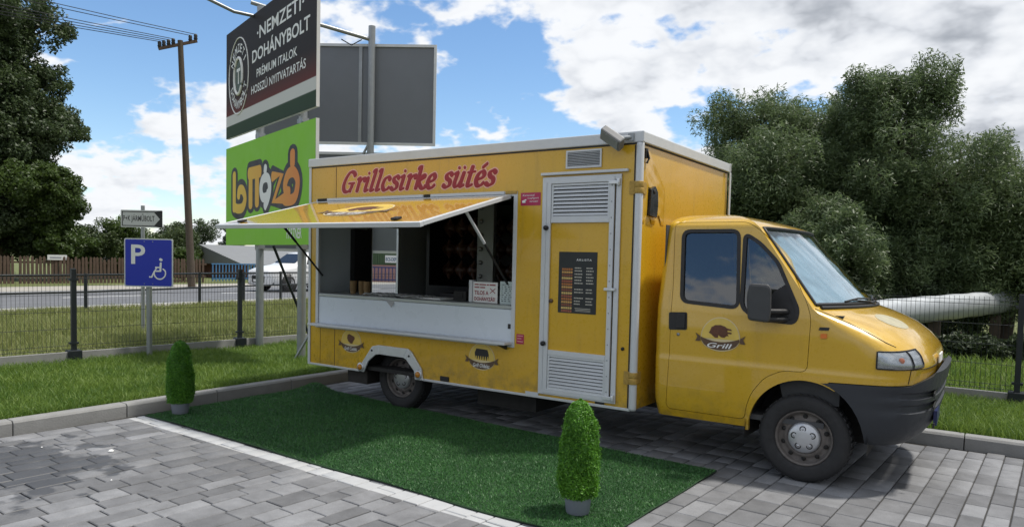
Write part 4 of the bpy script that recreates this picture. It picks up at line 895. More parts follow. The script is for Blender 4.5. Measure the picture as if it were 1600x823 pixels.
# inside the cab
MB().box(-1.20, -1.19, .05, 1.93, .45, 1.95).box(-1.2, .1, .06, 1.92, .42, .46).build('cab_lining', simple('cab_grey', (.06, .062, .066), .7, 0, .1, 4), van)
for y0 in (.18, 1.05):
    st = MB().box(-1.05, -.55, y0, y0+.55, .75, .92).build('seat', simple('seat_cloth', (.05, .055, .07), .9, 0, .2, 30), van, .05)
    MB().obox((-1.03, y0+.275, 1.2), (.06, 0, .0), (0, .25, 0), (-.06, 0, .34)).obox((-1.09, y0+.275, 1.62), (.045, 0, 0), (0, .13, 0), (-.01, 0, .09)).build('seat_back', simple('seat_cloth', (.05, .055, .07), .9), st, .04)
MB().prism([(-.30, 1.0), (-.28, 1.22), (-.05, 1.28), (.2, 1.27), (.2, .6), (-.2, .6)], .06, 1.92, lambda a, z, h: Vector((a, h, z))).build('dashboard', simple('dash_grey', (.03, .032, .035), .7), van)
sw = [Vector((-.42+.10*math.sin(t)*.9, .47+.19*math.cos(t), 1.18+.19*math.sin(t)*.55)) for t in np.linspace(0, 2*math.pi, 28)]
MB().tube(sw, .015, 6).tube([(-.42, .47, 1.18), (-.2, .47, 1.0)], .02, 6).build('steering_wheel', M_BLACK, van)

# ================================================================== THINGS AROUND THE VAN
# ---- clipped artificial shrubs in pots -------------------------------------------------
M_BOX = leafy('boxwood_leaf', (.034, .135, .010), (.165, .400, .030), .3, .5, .35)
def leaf_mesh(name, C, N_, size, asp, tone, fold=0., jit=.6):
    n = len(C); a = rng.normal(size=(n, 3)); d = N_+jit*a; d /= np.linalg.norm(d, axis=1, keepdims=True)+1e-9
    r_ = rng.normal(size=(n, 3)); u = np.cross(d, r_); u /= np.linalg.norm(u, axis=1, keepdims=True)+1e-9; w = np.cross(d, u)
    s = (size*rng.uniform(.6, 1.3, n))[:, None]
    V = np.stack([C-u*s*.8-w*s*asp, C-u*s*.7+w*s*asp, C+u*s], 1); return np_mesh(name, V, np.arange(3*n).reshape(n, 3), attr=tone)
def topiary(loc, label):
    t = thing('potted_topiary', label, 'topiary', loc, 'clipped artificial shrubs on the turf mat'); L = Vector(loc); hz = .118; H = .62; n = 40000
    prof = [(0., .110), (.1, .124), (.3, .127), (.55, .119), (.78, .098), (.9, .072), (.97, .040), (1., .0)]
    ph = rng.uniform(0, 2*np.pi, n); tt = np.clip(rng.uniform(0, 1.02, n), 0, 1); rr_ = np.interp(tt, [a for a, _ in prof], [b_ for _, b_ in prof])*(1+.05*np.sin(5*ph+9*tt)+.04*np.sin(3*ph-17*tt))*rng.uniform(.80, 1.04, n)*np.where(rng.uniform(0, 1, n) < .05, 1.12, 1.)
    z = hz+tt*H; slope = np.interp(tt, [0, .3, .6, .85, 1], [-.1, 0, .25, .9, 3]); Nn = np.stack([np.cos(ph), np.sin(ph), slope], -1)
    Cc = np.stack([rr_*np.cos(ph), rr_*np.sin(ph), z], -1); m = leaf_mesh('foliage', Cc, Nn, .0095, .36, np.clip(rng.normal(.5, .28, n), 0, 1), jit=.9)
    o = link('foliage', m, M_BOX, t); o['kind'] = 'stuff'
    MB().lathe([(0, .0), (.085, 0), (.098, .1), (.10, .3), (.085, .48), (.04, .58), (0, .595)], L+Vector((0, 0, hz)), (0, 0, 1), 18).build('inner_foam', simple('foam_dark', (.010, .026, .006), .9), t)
    MB().lathe([(0, .002), (.068, .002), (.075, .01), (.090, .125), (.094, .13), (.094, .142), (.086, .142), (.084, .12), (0, .118)], L, (0, 0, 1), 28).build('pot', M_POT, t)
topiary((-1.03, -1.66, .012), 'potted clipped shrub standing at the mat corner beside the cab'); topiary((-5.61, -1.60, .012), 'potted clipped shrub standing by the kerb end of the mat')
# ---- welded mesh fences ------------------------------------------------------------------
def fence(p0, p1, n_, label, h0=.10, htop=1.37):
    p0, p1 = Vector(p0), Vector(p1); d = (p1-p0)/n_; u = d.normalized(); nrm = Vector((u.y, -u.x, 0)); f = thing('mesh_fence', label, 'fence', (p0.x, p0.y, 0)); L = d.length
    for i in range(n_+1):
        c = p0+d*i; po = MB().obox(c+Vector((0, 0, (htop+h0)/2)), u*.03, nrm*.03, Vector((0, 0, (htop-h0)/2))).build('post', M_ANTH, f, .006)
        MB().obox(c+Vector((0, 0, h0+.07)), u*.085, nrm*.075, Vector((0, 0, .085))).build('base_shoe', M_ANTH, po, .01)
        for zz in (.35, 1.22): MB().obox(c+Vector((0, 0, zz)), u*.055, nrm*.036, Vector((0, 0, .014))).build('clamp', M_ANTH, po)
    for i in range(n_):
        a = p0+d*i+u*.04; w_ = MB(); m_n = int((L-.08)/.05)
        zt = [.26, .28, .44, .46, .80, .82, 1.10, 1.12, 1.30]
        zt = [.27, .32, .55, .78, 1.01, 1.24, 1.29]
        for k in range(m_n+1):
            q = a+u*(.05*k); kink = nrm*.02
            w_.tube([q+Vector((0, 0, .25)), q+Vector((0, 0, .29))+kink*0, q+Vector((0, 0, .32))+kink, q+Vector((0, 0, .36)), q+Vector((0, 0, 1.20)), q+Vector((0, 0, 1.235))+kink, q+Vector((0, 0, 1.27)), q+Vector((0, 0, 1.33))], .0024, 3, False)
        for z in zt: w_.tube([a+Vector((0, 0, z)), a+u*(L-.08)+Vector((0, 0, z))], .003, 4, False)
        o = w_.build('mesh_panel', M_ANTH, f, fixn=False); o['kind'] = 'stuff'
    for i in range(n_):
        c = p0+d*(i+.5); MB().obox(c+Vector((0, 0, .10)), u*(L/2-.005), nrm*.025, Vector((0, 0, .135))).build('plinth_board', M_CONC, f, .006)
    return f
fence((-9.57, -3.34, 0), (-8.73, 6.52, 0), 4, 'anthracite welded mesh fence on a concrete plinth beside the lawn')
fence((-6.17, 4.42, 0), (6.33, 4.33, 0), 5, 'anthracite welded mesh fence in front of the silver pipe')
# ---- silver insulated pipe ---------------------------------------------------------------
pp = thing('heating_pipe', 'silver foil wrapped heating pipe running behind the fence', 'pipe', (0, 6.9, 0))
path = [(-6.2, 6.9, -.4), (-6.0, 6.9, .55), (-5.4, 6.9, .95), (-4, 6.5, .95), (-2.2, 6.3, .80), (-1.08, 6.7, .82), (-.39, 8.4, .88), (.44, 10.66, .94), (1.04, 12.64, .98), (1.5, 14.4, 1.0), (3.0, 20, 1.0)]
pts = catmull(path, 10); rs = [.235+.006*math.sin(i*1.3) for i in range(len(pts))]
pipe_o = MB().tube(pts, rs, 22).build('pipe', M_FOIL, pp)
for xx, yy in ((-3.6, 6.45), (-1.2, 6.6), (.1, 9.75), (1.0, 12.5)):
    MB().box(xx-.10, xx+.10, yy-.1, yy+.1, .0, .72).build('pipe_support', M_BARK, pp, .01)
# ---- road signs --------------------------------------------------------------------------
sg = thing('parking_sign', 'blue square disabled parking sign on grey steel pole', 'road sign', (-9.0, -.02, .08))
MB().tube([(-9.02, .0, .05), (-9.02, .0, 1.80)], .038, 14).build('pole', M_STEEL, sg)
uS = Vector((.818, .575, 0)).normalized(); oS = Vector((-9.02, .0, 1.465))+Vector((.575, -.818, 0))*.06+uS*.02; FS = frame(oS, uS, (0, 0, 1))
HS = .345
pn = MB().prism(fillet([(-HS, -HS), (HS, -HS), (HS, HS), (-HS, HS)], .03), -.012, .0, FS).build('sign_plate', simple('sign_rim_grey', (.62, .64, .66), .4, .2), sg)
MB().poly(fillet([(-HS+.016, -HS+.016), (HS-.016, -HS+.016), (HS-.016, HS-.016), (-HS+.016, HS-.016)], .022), .002, FS).build('sign_face', M_BLUE, pn)
text('sign_letter', 'P', M_PRINTW, pn, FS, -.245, -.02, .20, .275, .004, 0, .018)
wc = MB()
stroke(wc, [(.175, .045), (.177, .05)], .05, FS, .004); stroke(wc, [(.175, .0), (.168, -.115)], .028, FS, .004, smooth=False)
stroke(wc, [(.10, -.065), (.17, -.065)], .02, FS, .004, smooth=False); stroke(wc, [(.175, -.115), (.085, -.118), (.045, -.205), (.015, -.20)], .022, FS, .004, smooth=False)
stroke(wc, [(.115, -.075), (.085, -.13), (.09, -.185), (.13, -.225), (.19, -.225), (.235, -.18), (.24, -.12), (.205, -.085)], .018, FS, .0045); wc.build('wheelchair_symbol', M_PRINTW, pn, fixn=False)
for a_, b_ in ((-.06, .30), (.06, .30), (-.06, -.30), (.06, -.30)): MB().lathe([(0, .004), (.007, .003), (.007, 0)], FS(a_, b_, .0), uS.cross(Vector((0, 0, 1))), 8).build('rivet', M_STEEL, pn)
ds = thing('direction_sign', 'white arrow direction sign with black lettering on thin grey pole behind the fence', 'road sign', (-12.6, 1.85, 0))
MB().tube([(-12.62, 1.90, .0), (-12.62, 1.90, 2.50)], .035, 12).build('pole', M_STEEL, ds)
uD = Vector((.83, .56, 0)).normalized(); FD = frame(Vector((-12.62, 1.90, 2.245))+Vector((.56, -.83, 0))*.05, uD, (0, 0, 1))
pl = MB().prism(fillet([(-.40, -.165), (.40, -.165), (.40, .165), (-.40, .165)], .02), -.012, 0, FD).build('sign_plate', simple('plate_white', (.55, .56, .56), .5, 0, .05, 4), ds)
fr_ = MB(); ring(fr_, [(-.375, -.14), (.25, -.14), (.375, 0), (.25, .14), (-.375, .14)], 0, -.014, .001, .003, FD); fr_.poly([(.25, .14), (.40, .165), (.40, -.165), (.25, -.14), (.375, 0)], .002, FD).build('sign_arrow', M_PRINTB, pl)
text('sign_lettering', 'P+K JÁRMŰBOLT', M_PRINTB, pl, FD, -.35, -.075, .60, .17, .003, 0, .004, 1.05)
# ---- advertising tower: two wings of boards on poles --------------------------------------
tw = thing('advertising_tower', 'tall advertising tower with dark shop board above green board on steel poles', 'billboard', (-8.4, 2.2, 0))
Lw, Rw = Vector((-10.42, 2.20, 0)), Vector((-6.60, .945, 0)); uW = (Rw-Lw).normalized(); WL = (Rw-Lw).length; F1 = frame(Lw, uW, (0, 0, 1)); nW = uW.cross(Vector((0, 0, 1)))
bk = simple('board_edge', (.62, .64, .66), .45, .2)
lowb = MB().prism([(0, 1.77), (WL, 1.77), (WL, 3.47), (0, 3.47)], -.05, -.002, F1).build('board', bk, tw); MB().poly([(0, 1.77), (WL, 1.77), (WL, 3.47), (0, 3.47)], 0, F1).build('board_print', M_GREEN, lowb)
upb = MB().prism([(0, 3.64), (WL, 3.62), (WL, 5.46), (0, 5.46)], -.05, -.002, F1).build('board', bk, tw)
def dkprint():
    k = NT('tobacco_print'); sp = k.n('ShaderNodeSeparateXYZ'); k.l(k.pos(), sp.inputs[0])
    r_ = k.n('ShaderNodeValToRGB'); k.l(k.rng(sp.outputs[2], 3.64, 5.4), r_.inputs[0]); cr = r_.color_ramp
    cr.elements[0].color = (.028, .055, .03, 1); cr.elements[1].color = (.020, .016, .016, 1); cr.interpolation = 'LINEAR'
    for p, c in ((.115, (.03, .06, .03)), (.12, (.62, .62, .60)), (.215, (.62, .62, .60)), (.22, (.13, .028, .022)), (.36, (.055, .028, .024)), (.45, (.024, .018, .018))):
        e_ = cr.elements.new(p); e_.color = (*c, 1)
    k.set(Base_Color=r_.outputs[0], Roughness=.6); k.b.inputs['Specular IOR Level'].default_value = .2; return k.m
MB().poly([(0, 3.64), (WL, 3.62), (WL, 5.46), (0, 5.46)], 0, F1).build('board_print', dkprint(), upb)
text('board_lettering', '·NEMZETI·', M_PRINTW, upb, F1, 1.63, 5.02, 1.95, .20, .003, 0, .015)
text('board_lettering', 'DOHÁNYBOLT', M_PRINTW, upb, F1, 1.40, 4.69, 2.40, .25, .003, 0, .02)
text('board_lettering', 'PRÉMIUM ITALOK', M_PRINTW, upb, F1, 1.62, 4.43, 1.72, .165, .003, 0, .012)
text('board_lettering', 'HOSSZÚ NYITVATARTÁS', M_PRINTW, upb, F1, 1.36, 4.20, 2.30, .165, .003, 0, .012)
cz, cxx, r1 = 4.62, .70, .52
circ = MB(); circ.tube([F1(cxx+r1*math.cos(t), cz+r1*1.22*math.sin(t), .002) for t in np.linspace(0, 2*math.pi, 50)], .012, 6, False)
circ.tube([F1(cxx+.215*math.cos(t), cz+.30*math.sin(t), .002) for t in np.linspace(0, 2*math.pi, 40)], .030, 6, False); circ.build('board_emblem', M_PRINTW, upb)
MB().poly([(cxx+.18*math.cos(t), cz+.255*math.sin(t)) for t in np.linspace(0, 2*math.pi, 30)[:-1]], .002, F1).build('emblem_disc', simple('emblem_green', (.05, .08, .05), .5), upb)
text('emblem_letter', 'T', M_PRINTW, upb, F1, cxx-.10, cz-.13, .20, .26, .005, 0, .03)
def ringtext(words, a0, a1, rad):
    for k, ch in enumerate(words):
        t = a0+(a1-a0)*k/(len(words)-1); d_ = Vector((-math.sin(t), 1.22*math.cos(t))).normalized()*(-1 if a1 < a0 else 1); o_ = (cxx+rad*math.cos(t), cz+rad*1.22*math.sin(t)); v2 = Vector((-d_.y, d_.x))
        f2 = lambda a, b_, h=0., o_=o_, d_=d_, v2=v2: F1(o_[0]+d_.x*a+v2.x*b_, o_[1]+d_.y*a+v2.y*b_, h)
        text('emblem_letter', ch, M_PRINTW, upb, f2, -.05 if ch != 'I' else -.014, -.07, .10 if ch != 'I' else .028, .14, .004, 0, .02)
ringtext('NEMZETI', R(148), R(32), .385); ringtext('DOHÁNYBOLT', R(205), R(335), .385)
# the lottery style logo in fat rounded strokes
def grad():
    k = NT('logo_gradient'); sp = k.n('ShaderNodeSeparateXYZ'); k.l(k.pos(), sp.inputs[0]); k.set(Base_Color=k.mix(k.rng(sp.outputs[0], -10.0, -6.9), (.80, .55, .03), (.75, .20, .015)), Roughness=.45); return k.m
LG = grad(); logo_b = MB(); logo_f, logo_w = 'f', 'w'; lparts = []
def lg(pts, w_, mb, smooth=True):
    P_ = [(.36+x_*3.15, 2.36+y_*.72) for x_, y_ in pts]; w_ *= 1.25; stroke(logo_b, P_, w_+.19, F1, .002, .001, smooth); x2 = MB(); stroke(x2, P_, w_, F1, .0045, .001, smooth); lparts.append((x2, mb))
lg([(.04, .86), (.04, .04)], .14, logo_f, False); lg([(.04, .10), (.10, .04), (.185, .06), (.225, .25), (.19, .45), (.13, .47), (.115, .33)], .13, logo_f)
lg([(.29, .80), (.46, .80)], .16, logo_f, False); lg([(.315, .76), (.315, .08)], .15, logo_f, False); lg([(.415, .76), (.415, .10)], .15, logo_f, False)
lg([(.58, .30), (.56, .22), (.50, .22), (.475, .40), (.50, .60), (.57, .62), (.60, .45), (.585, .22), (.535, .02)], .12, logo_w); lg([(.535, .77), (.54, .86)], .11, logo_w, False)
lg([(.64, .62), (.765, .62), (.655, .10), (.80, .13)], .13, logo_f, False)
lg([(.86, .24), (.82, .28), (.81, .42), (.85, .60), (.92, .62), (.965, .42), (.93, .12), (.83, .08), (.79, .12)], .13, logo_f); lg([(.90, .80), (.90, 1.0)], .15, logo_f, False)
lo_ = logo_b.build('logo_outline', M_PRINTB, lowb, fixn=False); [x2.build('logo_letter', LG if kd == 'f' else M_PRINTW, lo_, fixn=False) for x2, kd in lparts]
text('board_lettering', 'PARTNER', M_PRINTW, lowb, F1, 2.98, 1.86, .58, .15, .003, 0, .012, .9)
for s_, top in ((1.42, 5.62), (3.24, 5.5)):
    c = F1(s_, 0, -.13); po = MB().tube([(c.x, c.y, 0), (c.x, c.y, top)], .062, 16).build('pole', M_STEEL, tw)
    for z in (3.55, 1.74): MB().obox((c.x, c.y, z), uW*.10, nW*.05, (0, 0, .03)).build('pole_clamp', M_STEEL, po)
# second wing seen from behind
L2, R2 = Vector((-10.30, 2.75, 0)), Vector((-7.54, 4.50, 0)); u2 = (R2-L2).normalized(); W2 = (R2-L2).length; F2 = frame(L2, u2, (0, 0, 1))
for z0, z1 in ((3.66, 5.44), (1.70, 3.50)):
    bo = MB().prism([(0, z0), (W2, z0), (W2, z1), (0, z1)], -.03, 0, F2).build('board', M_GREYB, tw)
    rm = MB(); ring(rm, [(0, z0), (W2, z0), (W2, z1), (0, z1)], .012, -.035, .001, .03, F2); rm.build('board_rim', bk, bo)
    for s_ in (.9, 1.9): MB().prism([(s_-.03, z0+.036), (s_+.03, z0+.036), (s_+.03, z1-.036), (s_-.03, z1-.036)], .001, .025, F2).build('board_stiffener', M_STEEL, bo)
c3 = F2(2.12, 0, .11); p3 = MB().tube([(c3.x, c3.y, 0), (c3.x, c3.y, 5.74)], .062, 16).build('pole', M_STEEL, tw)
MB().tube([(c3.x, c3.y, 3.72), (c3.x-.16, c3.y-.14, 3.30)], .022, 8).build('pole_brace', M_STEEL, p3)
la = MB().tube([(c3.x, c3.y, 5.50), (c3.x-.45, c3.y-.8, 5.62), (c3.x-1.0, c3.y-1.8, 5.80)], .035, 10).build('lamp_arm', M_STEEL, tw)
lb = MB().tube([F1(1.42, 5.45, -.1), F1(1.42, 5.45, .3), F1(1.25, 5.75, 1.15), F1(1.1, 5.95, 1.75)], .028, 10).build('lamp_arm', M_STEEL, tw)
MB().obox(F1(1.07, 6.0, 1.85), uW*.14, nW*.10, (0, 0, .05)).build('lamp_head', M_DARK, lb, .02)
MB().tube([(c3.x-.1, c3.y-.15, 5.48), (c3.x-.2, c3.y-.3, 5.36), (c3.x-.3, c3.y-.45, 5.44)], .010, 6).build('lamp_cable', M_BLACK, la)
MB().tube([(-7.25, 1.08, .03), (-7.02, 1.24, .52)], .018, 8).build('pole_brace', M_STEEL, tw)
MB().tube([F1(1.55, .1, -1.0), F1(1.85, 1.77, -.2)], .022, 8).build('stay', M_ANTH, tw)
# ---- power pole and wires --------------------------------------------------------------------
pw_ = thing('power_pole', 'tall wooden power pole with angled crossarm and insulators', 'power pole', (-30.2, 13.8, 0))
base, top = Vector((-30.15, 13.9, 0)), Vector((-30.42, 13.5, 11.2))
MB().tube([base, base.lerp(top, .5), top], [.17, .145, .115], 12).build('shaft', M_BARK, pw_)
ca, cb = Vector((-30.86, 12.72, 10.70)), Vector((-30.05, 14.10, 11.28)); cd = (cb-ca).normalized()
ar_ = MB().obox((ca+cb)/2, cd*((cb-ca).length/2), cd.cross(Vector((0, 0, 1))).normalized()*.06, cd.cross(cd.cross(Vector((0, 0, 1)))).normalized()*.06).build('crossarm', M_WOOD, pw_)
ins = []
for t in (.03, .14, .26, .38, .82, .96):
    p = ca.lerp(cb, t)+Vector((0, 0, .06)); MB().lathe([(0, 0), (.07, 0), (.09, .06), (.07, .12), (.085, .18), (.06, .26), (0, .28)], p, (0, 0, 1), 10).build('insulator', M_BLACK, ar_); ins.append(p+Vector((0, 0, .25)))
ws_ = thing('power_lines', 'thin dark overhead power lines fanning out from the pole', 'power line', (-30.2, 13.8, 11))
def wire(a, b_, sag): 
    a, b_ = Vector(a), Vector(b_); MB().tube([a.lerp(b_, t)-Vector((0, 0, 4*sag*t*(1-t))) for t in np.linspace(0, 1, 16)], .016, 4, False).build('wire', M_BLACK, ws_)
for k, p in enumerate(ins):
    wire(p, p+Vector((-14, -46, 2.2+.4*k)), .9); (wire(p, p+Vector((12, 40, -1.4-.5*k)), .9) if k > 9 else None)
# ---- railing along the road --------------------------------------------------------------------
rl = thing('roadside_railing', 'dark steel railing with posts along the near edge of the road', 'railing', (-19.1, 5, 0))
rp = [(-18.1, -3.2), (-18.25, -.8), (-18.35, 1.6), (-18.42, 3.6), (-18.8, 5.45), (-19.36, 7.4), (-19.7, 9.2), (-20.1, 11.0), (-20.3, 13.2)]
for x_, y_ in rp: MB().tube([(x_, y_, 0), (x_, y_, 1.02)], .045, 8).build('post', M_ANTH, rl)
for a, b_ in zip(rp[:-1], rp[1:]):
    for z in (.98, .55): MB().tube([(*a, z), (*b_, z)], .028, 8).build('rail', M_ANTH, rl)
# ---- picket fence beyond the road -----------------------------------------------------------------
pf = thing('picket_fence', 'brown wooden picket fence on the far side of the road', 'fence', (-35, 10, 0)); pk = {}
pts = [(-36.6, -6.), (-35.9, 9.), (-34.5, 17.5)]
random.seed(4)
for a, b_ in zip(pts[:-1], pts[1:]):
    a, b_ = Vector((*a, 0)), Vector((*b_, 0)); L = (b_-a).length; u_ = (b_-a).normalized(); n_ = int(L/.16)
    for z in (.35, 1.0): MB().obox((a+b_)/2+Vector((-.04, 0, z)), u_*(L/2), Vector((.02, 0, 0)), (0, 0, .04)).build('rail', M_WOOD, pf)
    for k in range(n_):
        c = a+u_*(.16*k+.08); hh = 1.28+random.uniform(-.07, .07); key = round(hh, 1)
        if key not in pk: pk[key] = MB().prism([(-.055, 0), (.055, 0), (.055, key-.07), (0, key), (-.055, key-.07)], -.012, .012, frame((0, 0, 0), (0, 1, 0), (0, 0, 1))).mesh('picket'); pk[key].materials.append(M_WOOD)
        o = bpy.data.objects.new('picket', pk[key]); col.objects.link(o); o.parent = pf; o.location = c-Vector((-35, 10, 0)); o.rotation_euler = (random.uniform(-.02, .02), 0, math.atan2(u_.y, u_.x)-R(90))
wsg = MB().box(-35.62, -35.60, 10.1, 10.95, 1.12, 1.36).build('notice_board', simple('plate_white', (.55, .56, .56), .5), None); tag(wsg, 'small white notice board fixed to the picket fence', 'sign')
MB().box(-35.598, -35.594, 10.2, 10.7, 1.21, 1.26).build('notice_print', simple('notice_grey', (.2, .2, .25), .5), wsg)
# ---- houses beyond --------------------------------------------------------------------------------
h1 = thing('low_house', 'low house with wide grey sheet roof and pale red wall beyond the road', 'house', (-42, 26, 0))
MB().box(-46, -38.5, 22.6, 34, 0, .95).build('wall', simple('wall_redbrown', (.26, .12, .09), .85), h1)
MB().prism([(-47, .93), (-37.6, .93), (-42.3, 2.15)], 22.0, 35, lambda a, z, h: Vector((a, h, z))).build('roof', M_ROOFT, h1)
for y0 in (23.0, 25.5): 
    wn_ = MB().box(-38.49, -38.46, y0, y0+1.1, .35, .85).build('window', M_WHITE, h1); MB().box(-38.458, -38.45, y0+.1, y0+1.0, .42, .80).build('pane', M_DARK, wn_)
h2 = thing('grey_roof_shed', 'dark hipped roof shed behind the blue gate', 'shed', (-44, 17, 0))
MB().box(-48, -42, 16.5, 20.3, 0, .9).build('wall', M_WOOD, h2); MB().add([(-48.6, 15.9, .85), (-41.4, 15.9, .85), (-41.4, 20.6, .85), (-48.6, 20.6, .85), (-45, 20.6, 2.5), (-45, 19.2, 2.5)], [(0, 1, 5), (1, 2, 4, 5), (2, 3, 4), (3, 0, 5, 4), (0, 3, 2, 1)]).build('roof', simple('roof_dark', (.07, .07, .07), .8), h2)
bg_ = thing('blue_gate', 'low light blue metal gate beside the picket fence', 'gate', (-34.3, 18, 0)); mbl = simple('gate_blue', (.05, .16, .32), .5)
for k in range(16): MB().box(-34.33, -34.29, 17.7+k*.2, 17.76+k*.2, .1, 1.05).build('bar', mbl, bg_)
for z in (.2, 1.0): MB().box(-34.32, -34.28, 17.65, 20.9, z, z+.06).build('rail', mbl, bg_)
# depot seen through the van's rear window
dp = thing('green_depot', 'green corrugated depot with white sign above pink wall', 'building', (-36, 30, 0))
uP = Vector((.80, .60, 0)); FP = frame((-35.2, 25.6, 0), uP, (0, 0, 1))
MB().prism([(0, 0), (9, 0), (9, 1.1), (0, 1.1)], -3, 0, FP).build('wall', simple('wall_pink', (.42, .24, .22), .85), dp)
cg = MB()
for k in range(60): cg.prism([(k*.15, 1.11), (k*.15+.09, 1.11), (k*.15+.09, 3.6), (k*.15, 3.6)], -.02, .03, FP)
cg.prism([(0, 1.11), (9, 1.11), (9, 3.6), (0, 3.6)], -3, -.021, FP); cg.build('cladding', simple('cladding_green', (.07, .12, .055), .6), dp)
sb = MB().prism([(4.35, 1.25), (5.25, 1.25), (5.25, 1.72), (4.35, 1.72)], .035, .07, FP).build('depot_sign', M_PRINTW, dp); text('depot_lettering', 'ECS-DEPO', simple('depot_blue', (.02, .09, .2), .5), sb, FP, 4.40, 1.36, .80, .22, .075, 0, .02)
gt = thing('blue_railing_gate', 'dark blue barred gate in front of the pink wall', 'gate', (-34, 26, 0)); mdb = simple('gate_navy', (.03, .05, .17), .5); FG = frame((-34.6, 24.9, 0), uP, (0, 0, 1))
for k in range(40): MB().prism([(k*.22, .1), (k*.22+.06, .1), (k*.22+.06, 1.0), (k*.22, 1.0)], 0, .05, FG).build('bar', mdb, gt)
for z in (.15, .92): MB().prism([(0, z), (8.8, z), (8.8, z+.08), (0, z+.08)], .051, .08, FG).build('rail', mdb, gt)
# ---- white SUV on the road ---------------------------------------------------------------------------
car = thing('parked_suv', 'white SUV on the road behind the mesh fence', 'car', (-25.6, 16.3, 0))
# stations along length (front to rear): s, z_low, z_belt, z_roof, half belt, half roof
ST = [(0, .36, .80, .84, .66, .58), (.10, .28, .90, .95, .82, .70), (.5, .26, 1.02, 1.08, .90, .76), (1.15, .26, 1.10, 1.15, .92, .80), (1.45, .26, 1.13, 1.27, .93, .76), (2.05, .26, 1.15, 1.68, .94, .68), (2.6, .26, 1.15, 1.74, .94, .69), (3.6, .26, 1.17, 1.71, .94, .68), (4.25, .28, 1.19, 1.58, .92, .66), (4.6, .32, 1.14, 1.24, .86, .64), (4.7, .45, 1.0, 1.04, .76, .60)]
cv = []; cX, cY0 = -25.4, 14.0
for s_, zl, zb, zr, hb, hr_ in ST:
    ring_ = [(-hb*.92, zl), (-hb, zl+.12), (-hb, zb-.12), (-hb*.97, zb), (-hr_, zr-.05), (-hr_*.9, zr), (hr_*.9, zr), (hr_, zr-.05), (hb*.97, zb), (hb, zb-.12), (hb, zl+.12), (hb*.92, zl)]
    cv += [(cX-a, cY0+s_, z) for a, z in ring_]
k_ = 12; F = []
for a in range(len(ST)-1): F += [(a*k_+j, a*k_+(j+1) % k_, (a+1)*k_+(j+1) % k_, (a+1)*k_+j) for j in range(k_)]
F += [tuple(range(k_))[::-1], tuple((len(ST)-1)*k_+j for j in range(k_))]
MB().add(cv, F, True).build('body', simple('car_white', (.78, .79, .80), .3, 0, .03, 2, coat=.3), car)
gl = simple('car_glass', (.02, .024, .028), .08)
nr = cX+.92
def qd(pts, name, mat): MB().add(pts, [tuple(range(len(pts)))]).build(name, mat, car, fixn=False)
def cs_(s_, f, side=1):  # point on greenhouse side at fraction f from belt to roof
    zb, zr, hb, hr_ = (np.interp(s_, [q[0] for q in ST], [q[i_] for q in ST]) for i_ in (2, 3, 4, 5)); return (cX+side*((hb*.97)*(1-f)+hr_*f)+side*.012, cY0+s_, zb*(1-f)+(zr-.05)*f)
for s0, s1 in ((1.85, 2.6), (2.68, 3.45), (3.53, 4.05)): qd([cs_(s0, .12), cs_(s1, .12), cs_(s1, .86), cs_(min(s0+.25, s1) if s0 < 2 else s0, .86)], 'side_window', gl)
def fw_(s_, x_): 
    zr = np.interp(s_, [q[0] for q in ST], [q[3] for q in ST]); return (cX+x_, cY0+s_-.012, zr+.014)
qd([fw_(1.38, -.68), fw_(1.38, .68), fw_(2.0, .60), fw_(2.0, -.60)], 'windscreen', gl)
for yy in (.92, 3.72):
    for sd in (1, -1):
        c = Vector((cX+sd*.90, cY0+yy, .36)); w_ = MB().lathe([(.22, -.2), (.34, -.2), (.36, -.17), (.36, -.03), (.34, .02), (.24, .025)], c, (sd, 0, 0), 24).build('wheel', M_TYRE, car)
        MB().lathe([(.245, .0), (.20, .02), (.07, .005), (0, .01)], c, (sd, 0, 0), 20).build('rim', simple('rim_dark', (.10, .10, .11), .35, .7), w_)
        MB().lathe([(0, -.05), (.42, -.05), (.42, .006), (0, .006)], c+Vector((sd*.01, 0, .02)), (sd, 0, 0), 24).build('arch', M_BLACK, car)
MB().box(cX-.42, cX+.42, cY0-.03, cY0+.05, .40, .70).build('grille', M_BLACK, car, .03); MB().box(cX-.86, cX+.86, cY0+.12, cY0+.16, .30, .42).build('lower_grille', M_BLACK, car, .02)
for sd in (1, -1):
    MB().obox((cX+sd*.66, cY0+.14, .76), (.17*sd, .09, 0), (0, .03, 0), (0, 0, .05)).build('headlight', simple('car_lamp', (.35, .37, .40), .15, .5), car, .01)
    MB().obox((cX+sd*1.02, cY0+1.75, 1.12), (.09, 0, 0), (0, .06, 0), (0, 0, .08)).build('door_mirror', MATS['car_white'], car, .03)
MB().box(cX+.90, cX+.925, cY0+1.3, cY0+3.35, .30, .42).build('sill', M_BLACK, car); MB().box(cX-.3, cX+.3, cY0-.045, cY0-.03, .44, .54).build('number_plate', M_PRINTW, car)
# ---- serving counter contents ------------------------------------------------------------------------------
for k, (xx, yy) in enumerate(((-4.98, .12), (-4.86, .14), (-4.75, .11))):
    c = thing('cup_stack', 'stack of brown paper cups on the counter, %s' % ('beside the hatch edge', 'between two other stacks', 'next to the crumpled paper')[k], 'cups', (xx, yy, 1.2), 'brown paper cups on the counter')
    for j in range(5): MB().lathe([(.030, 0), (.040, .06), (.044, .064), (.040, .066)], (xx, yy, 1.201+j*.020), (0, 0, 1), 14).build('cup', M_CARD, c)
pg = []
nx_ = 30
for a in range(nx_):
    for b_ in range(12): pg.append((-4.62+a*.028, -.09+b_*.025, 1.207+.012*abs(math.sin(a*.9+b_*.7))+.018*abs(math.sin(a*.31-b_*.9))))
i = np.arange(nx_*12).reshape(nx_, 12); F = np.stack([i[:-1, :-1], i[1:, :-1], i[1:, 1:], i[:-1, 1:]], -1).reshape(-1, 4)
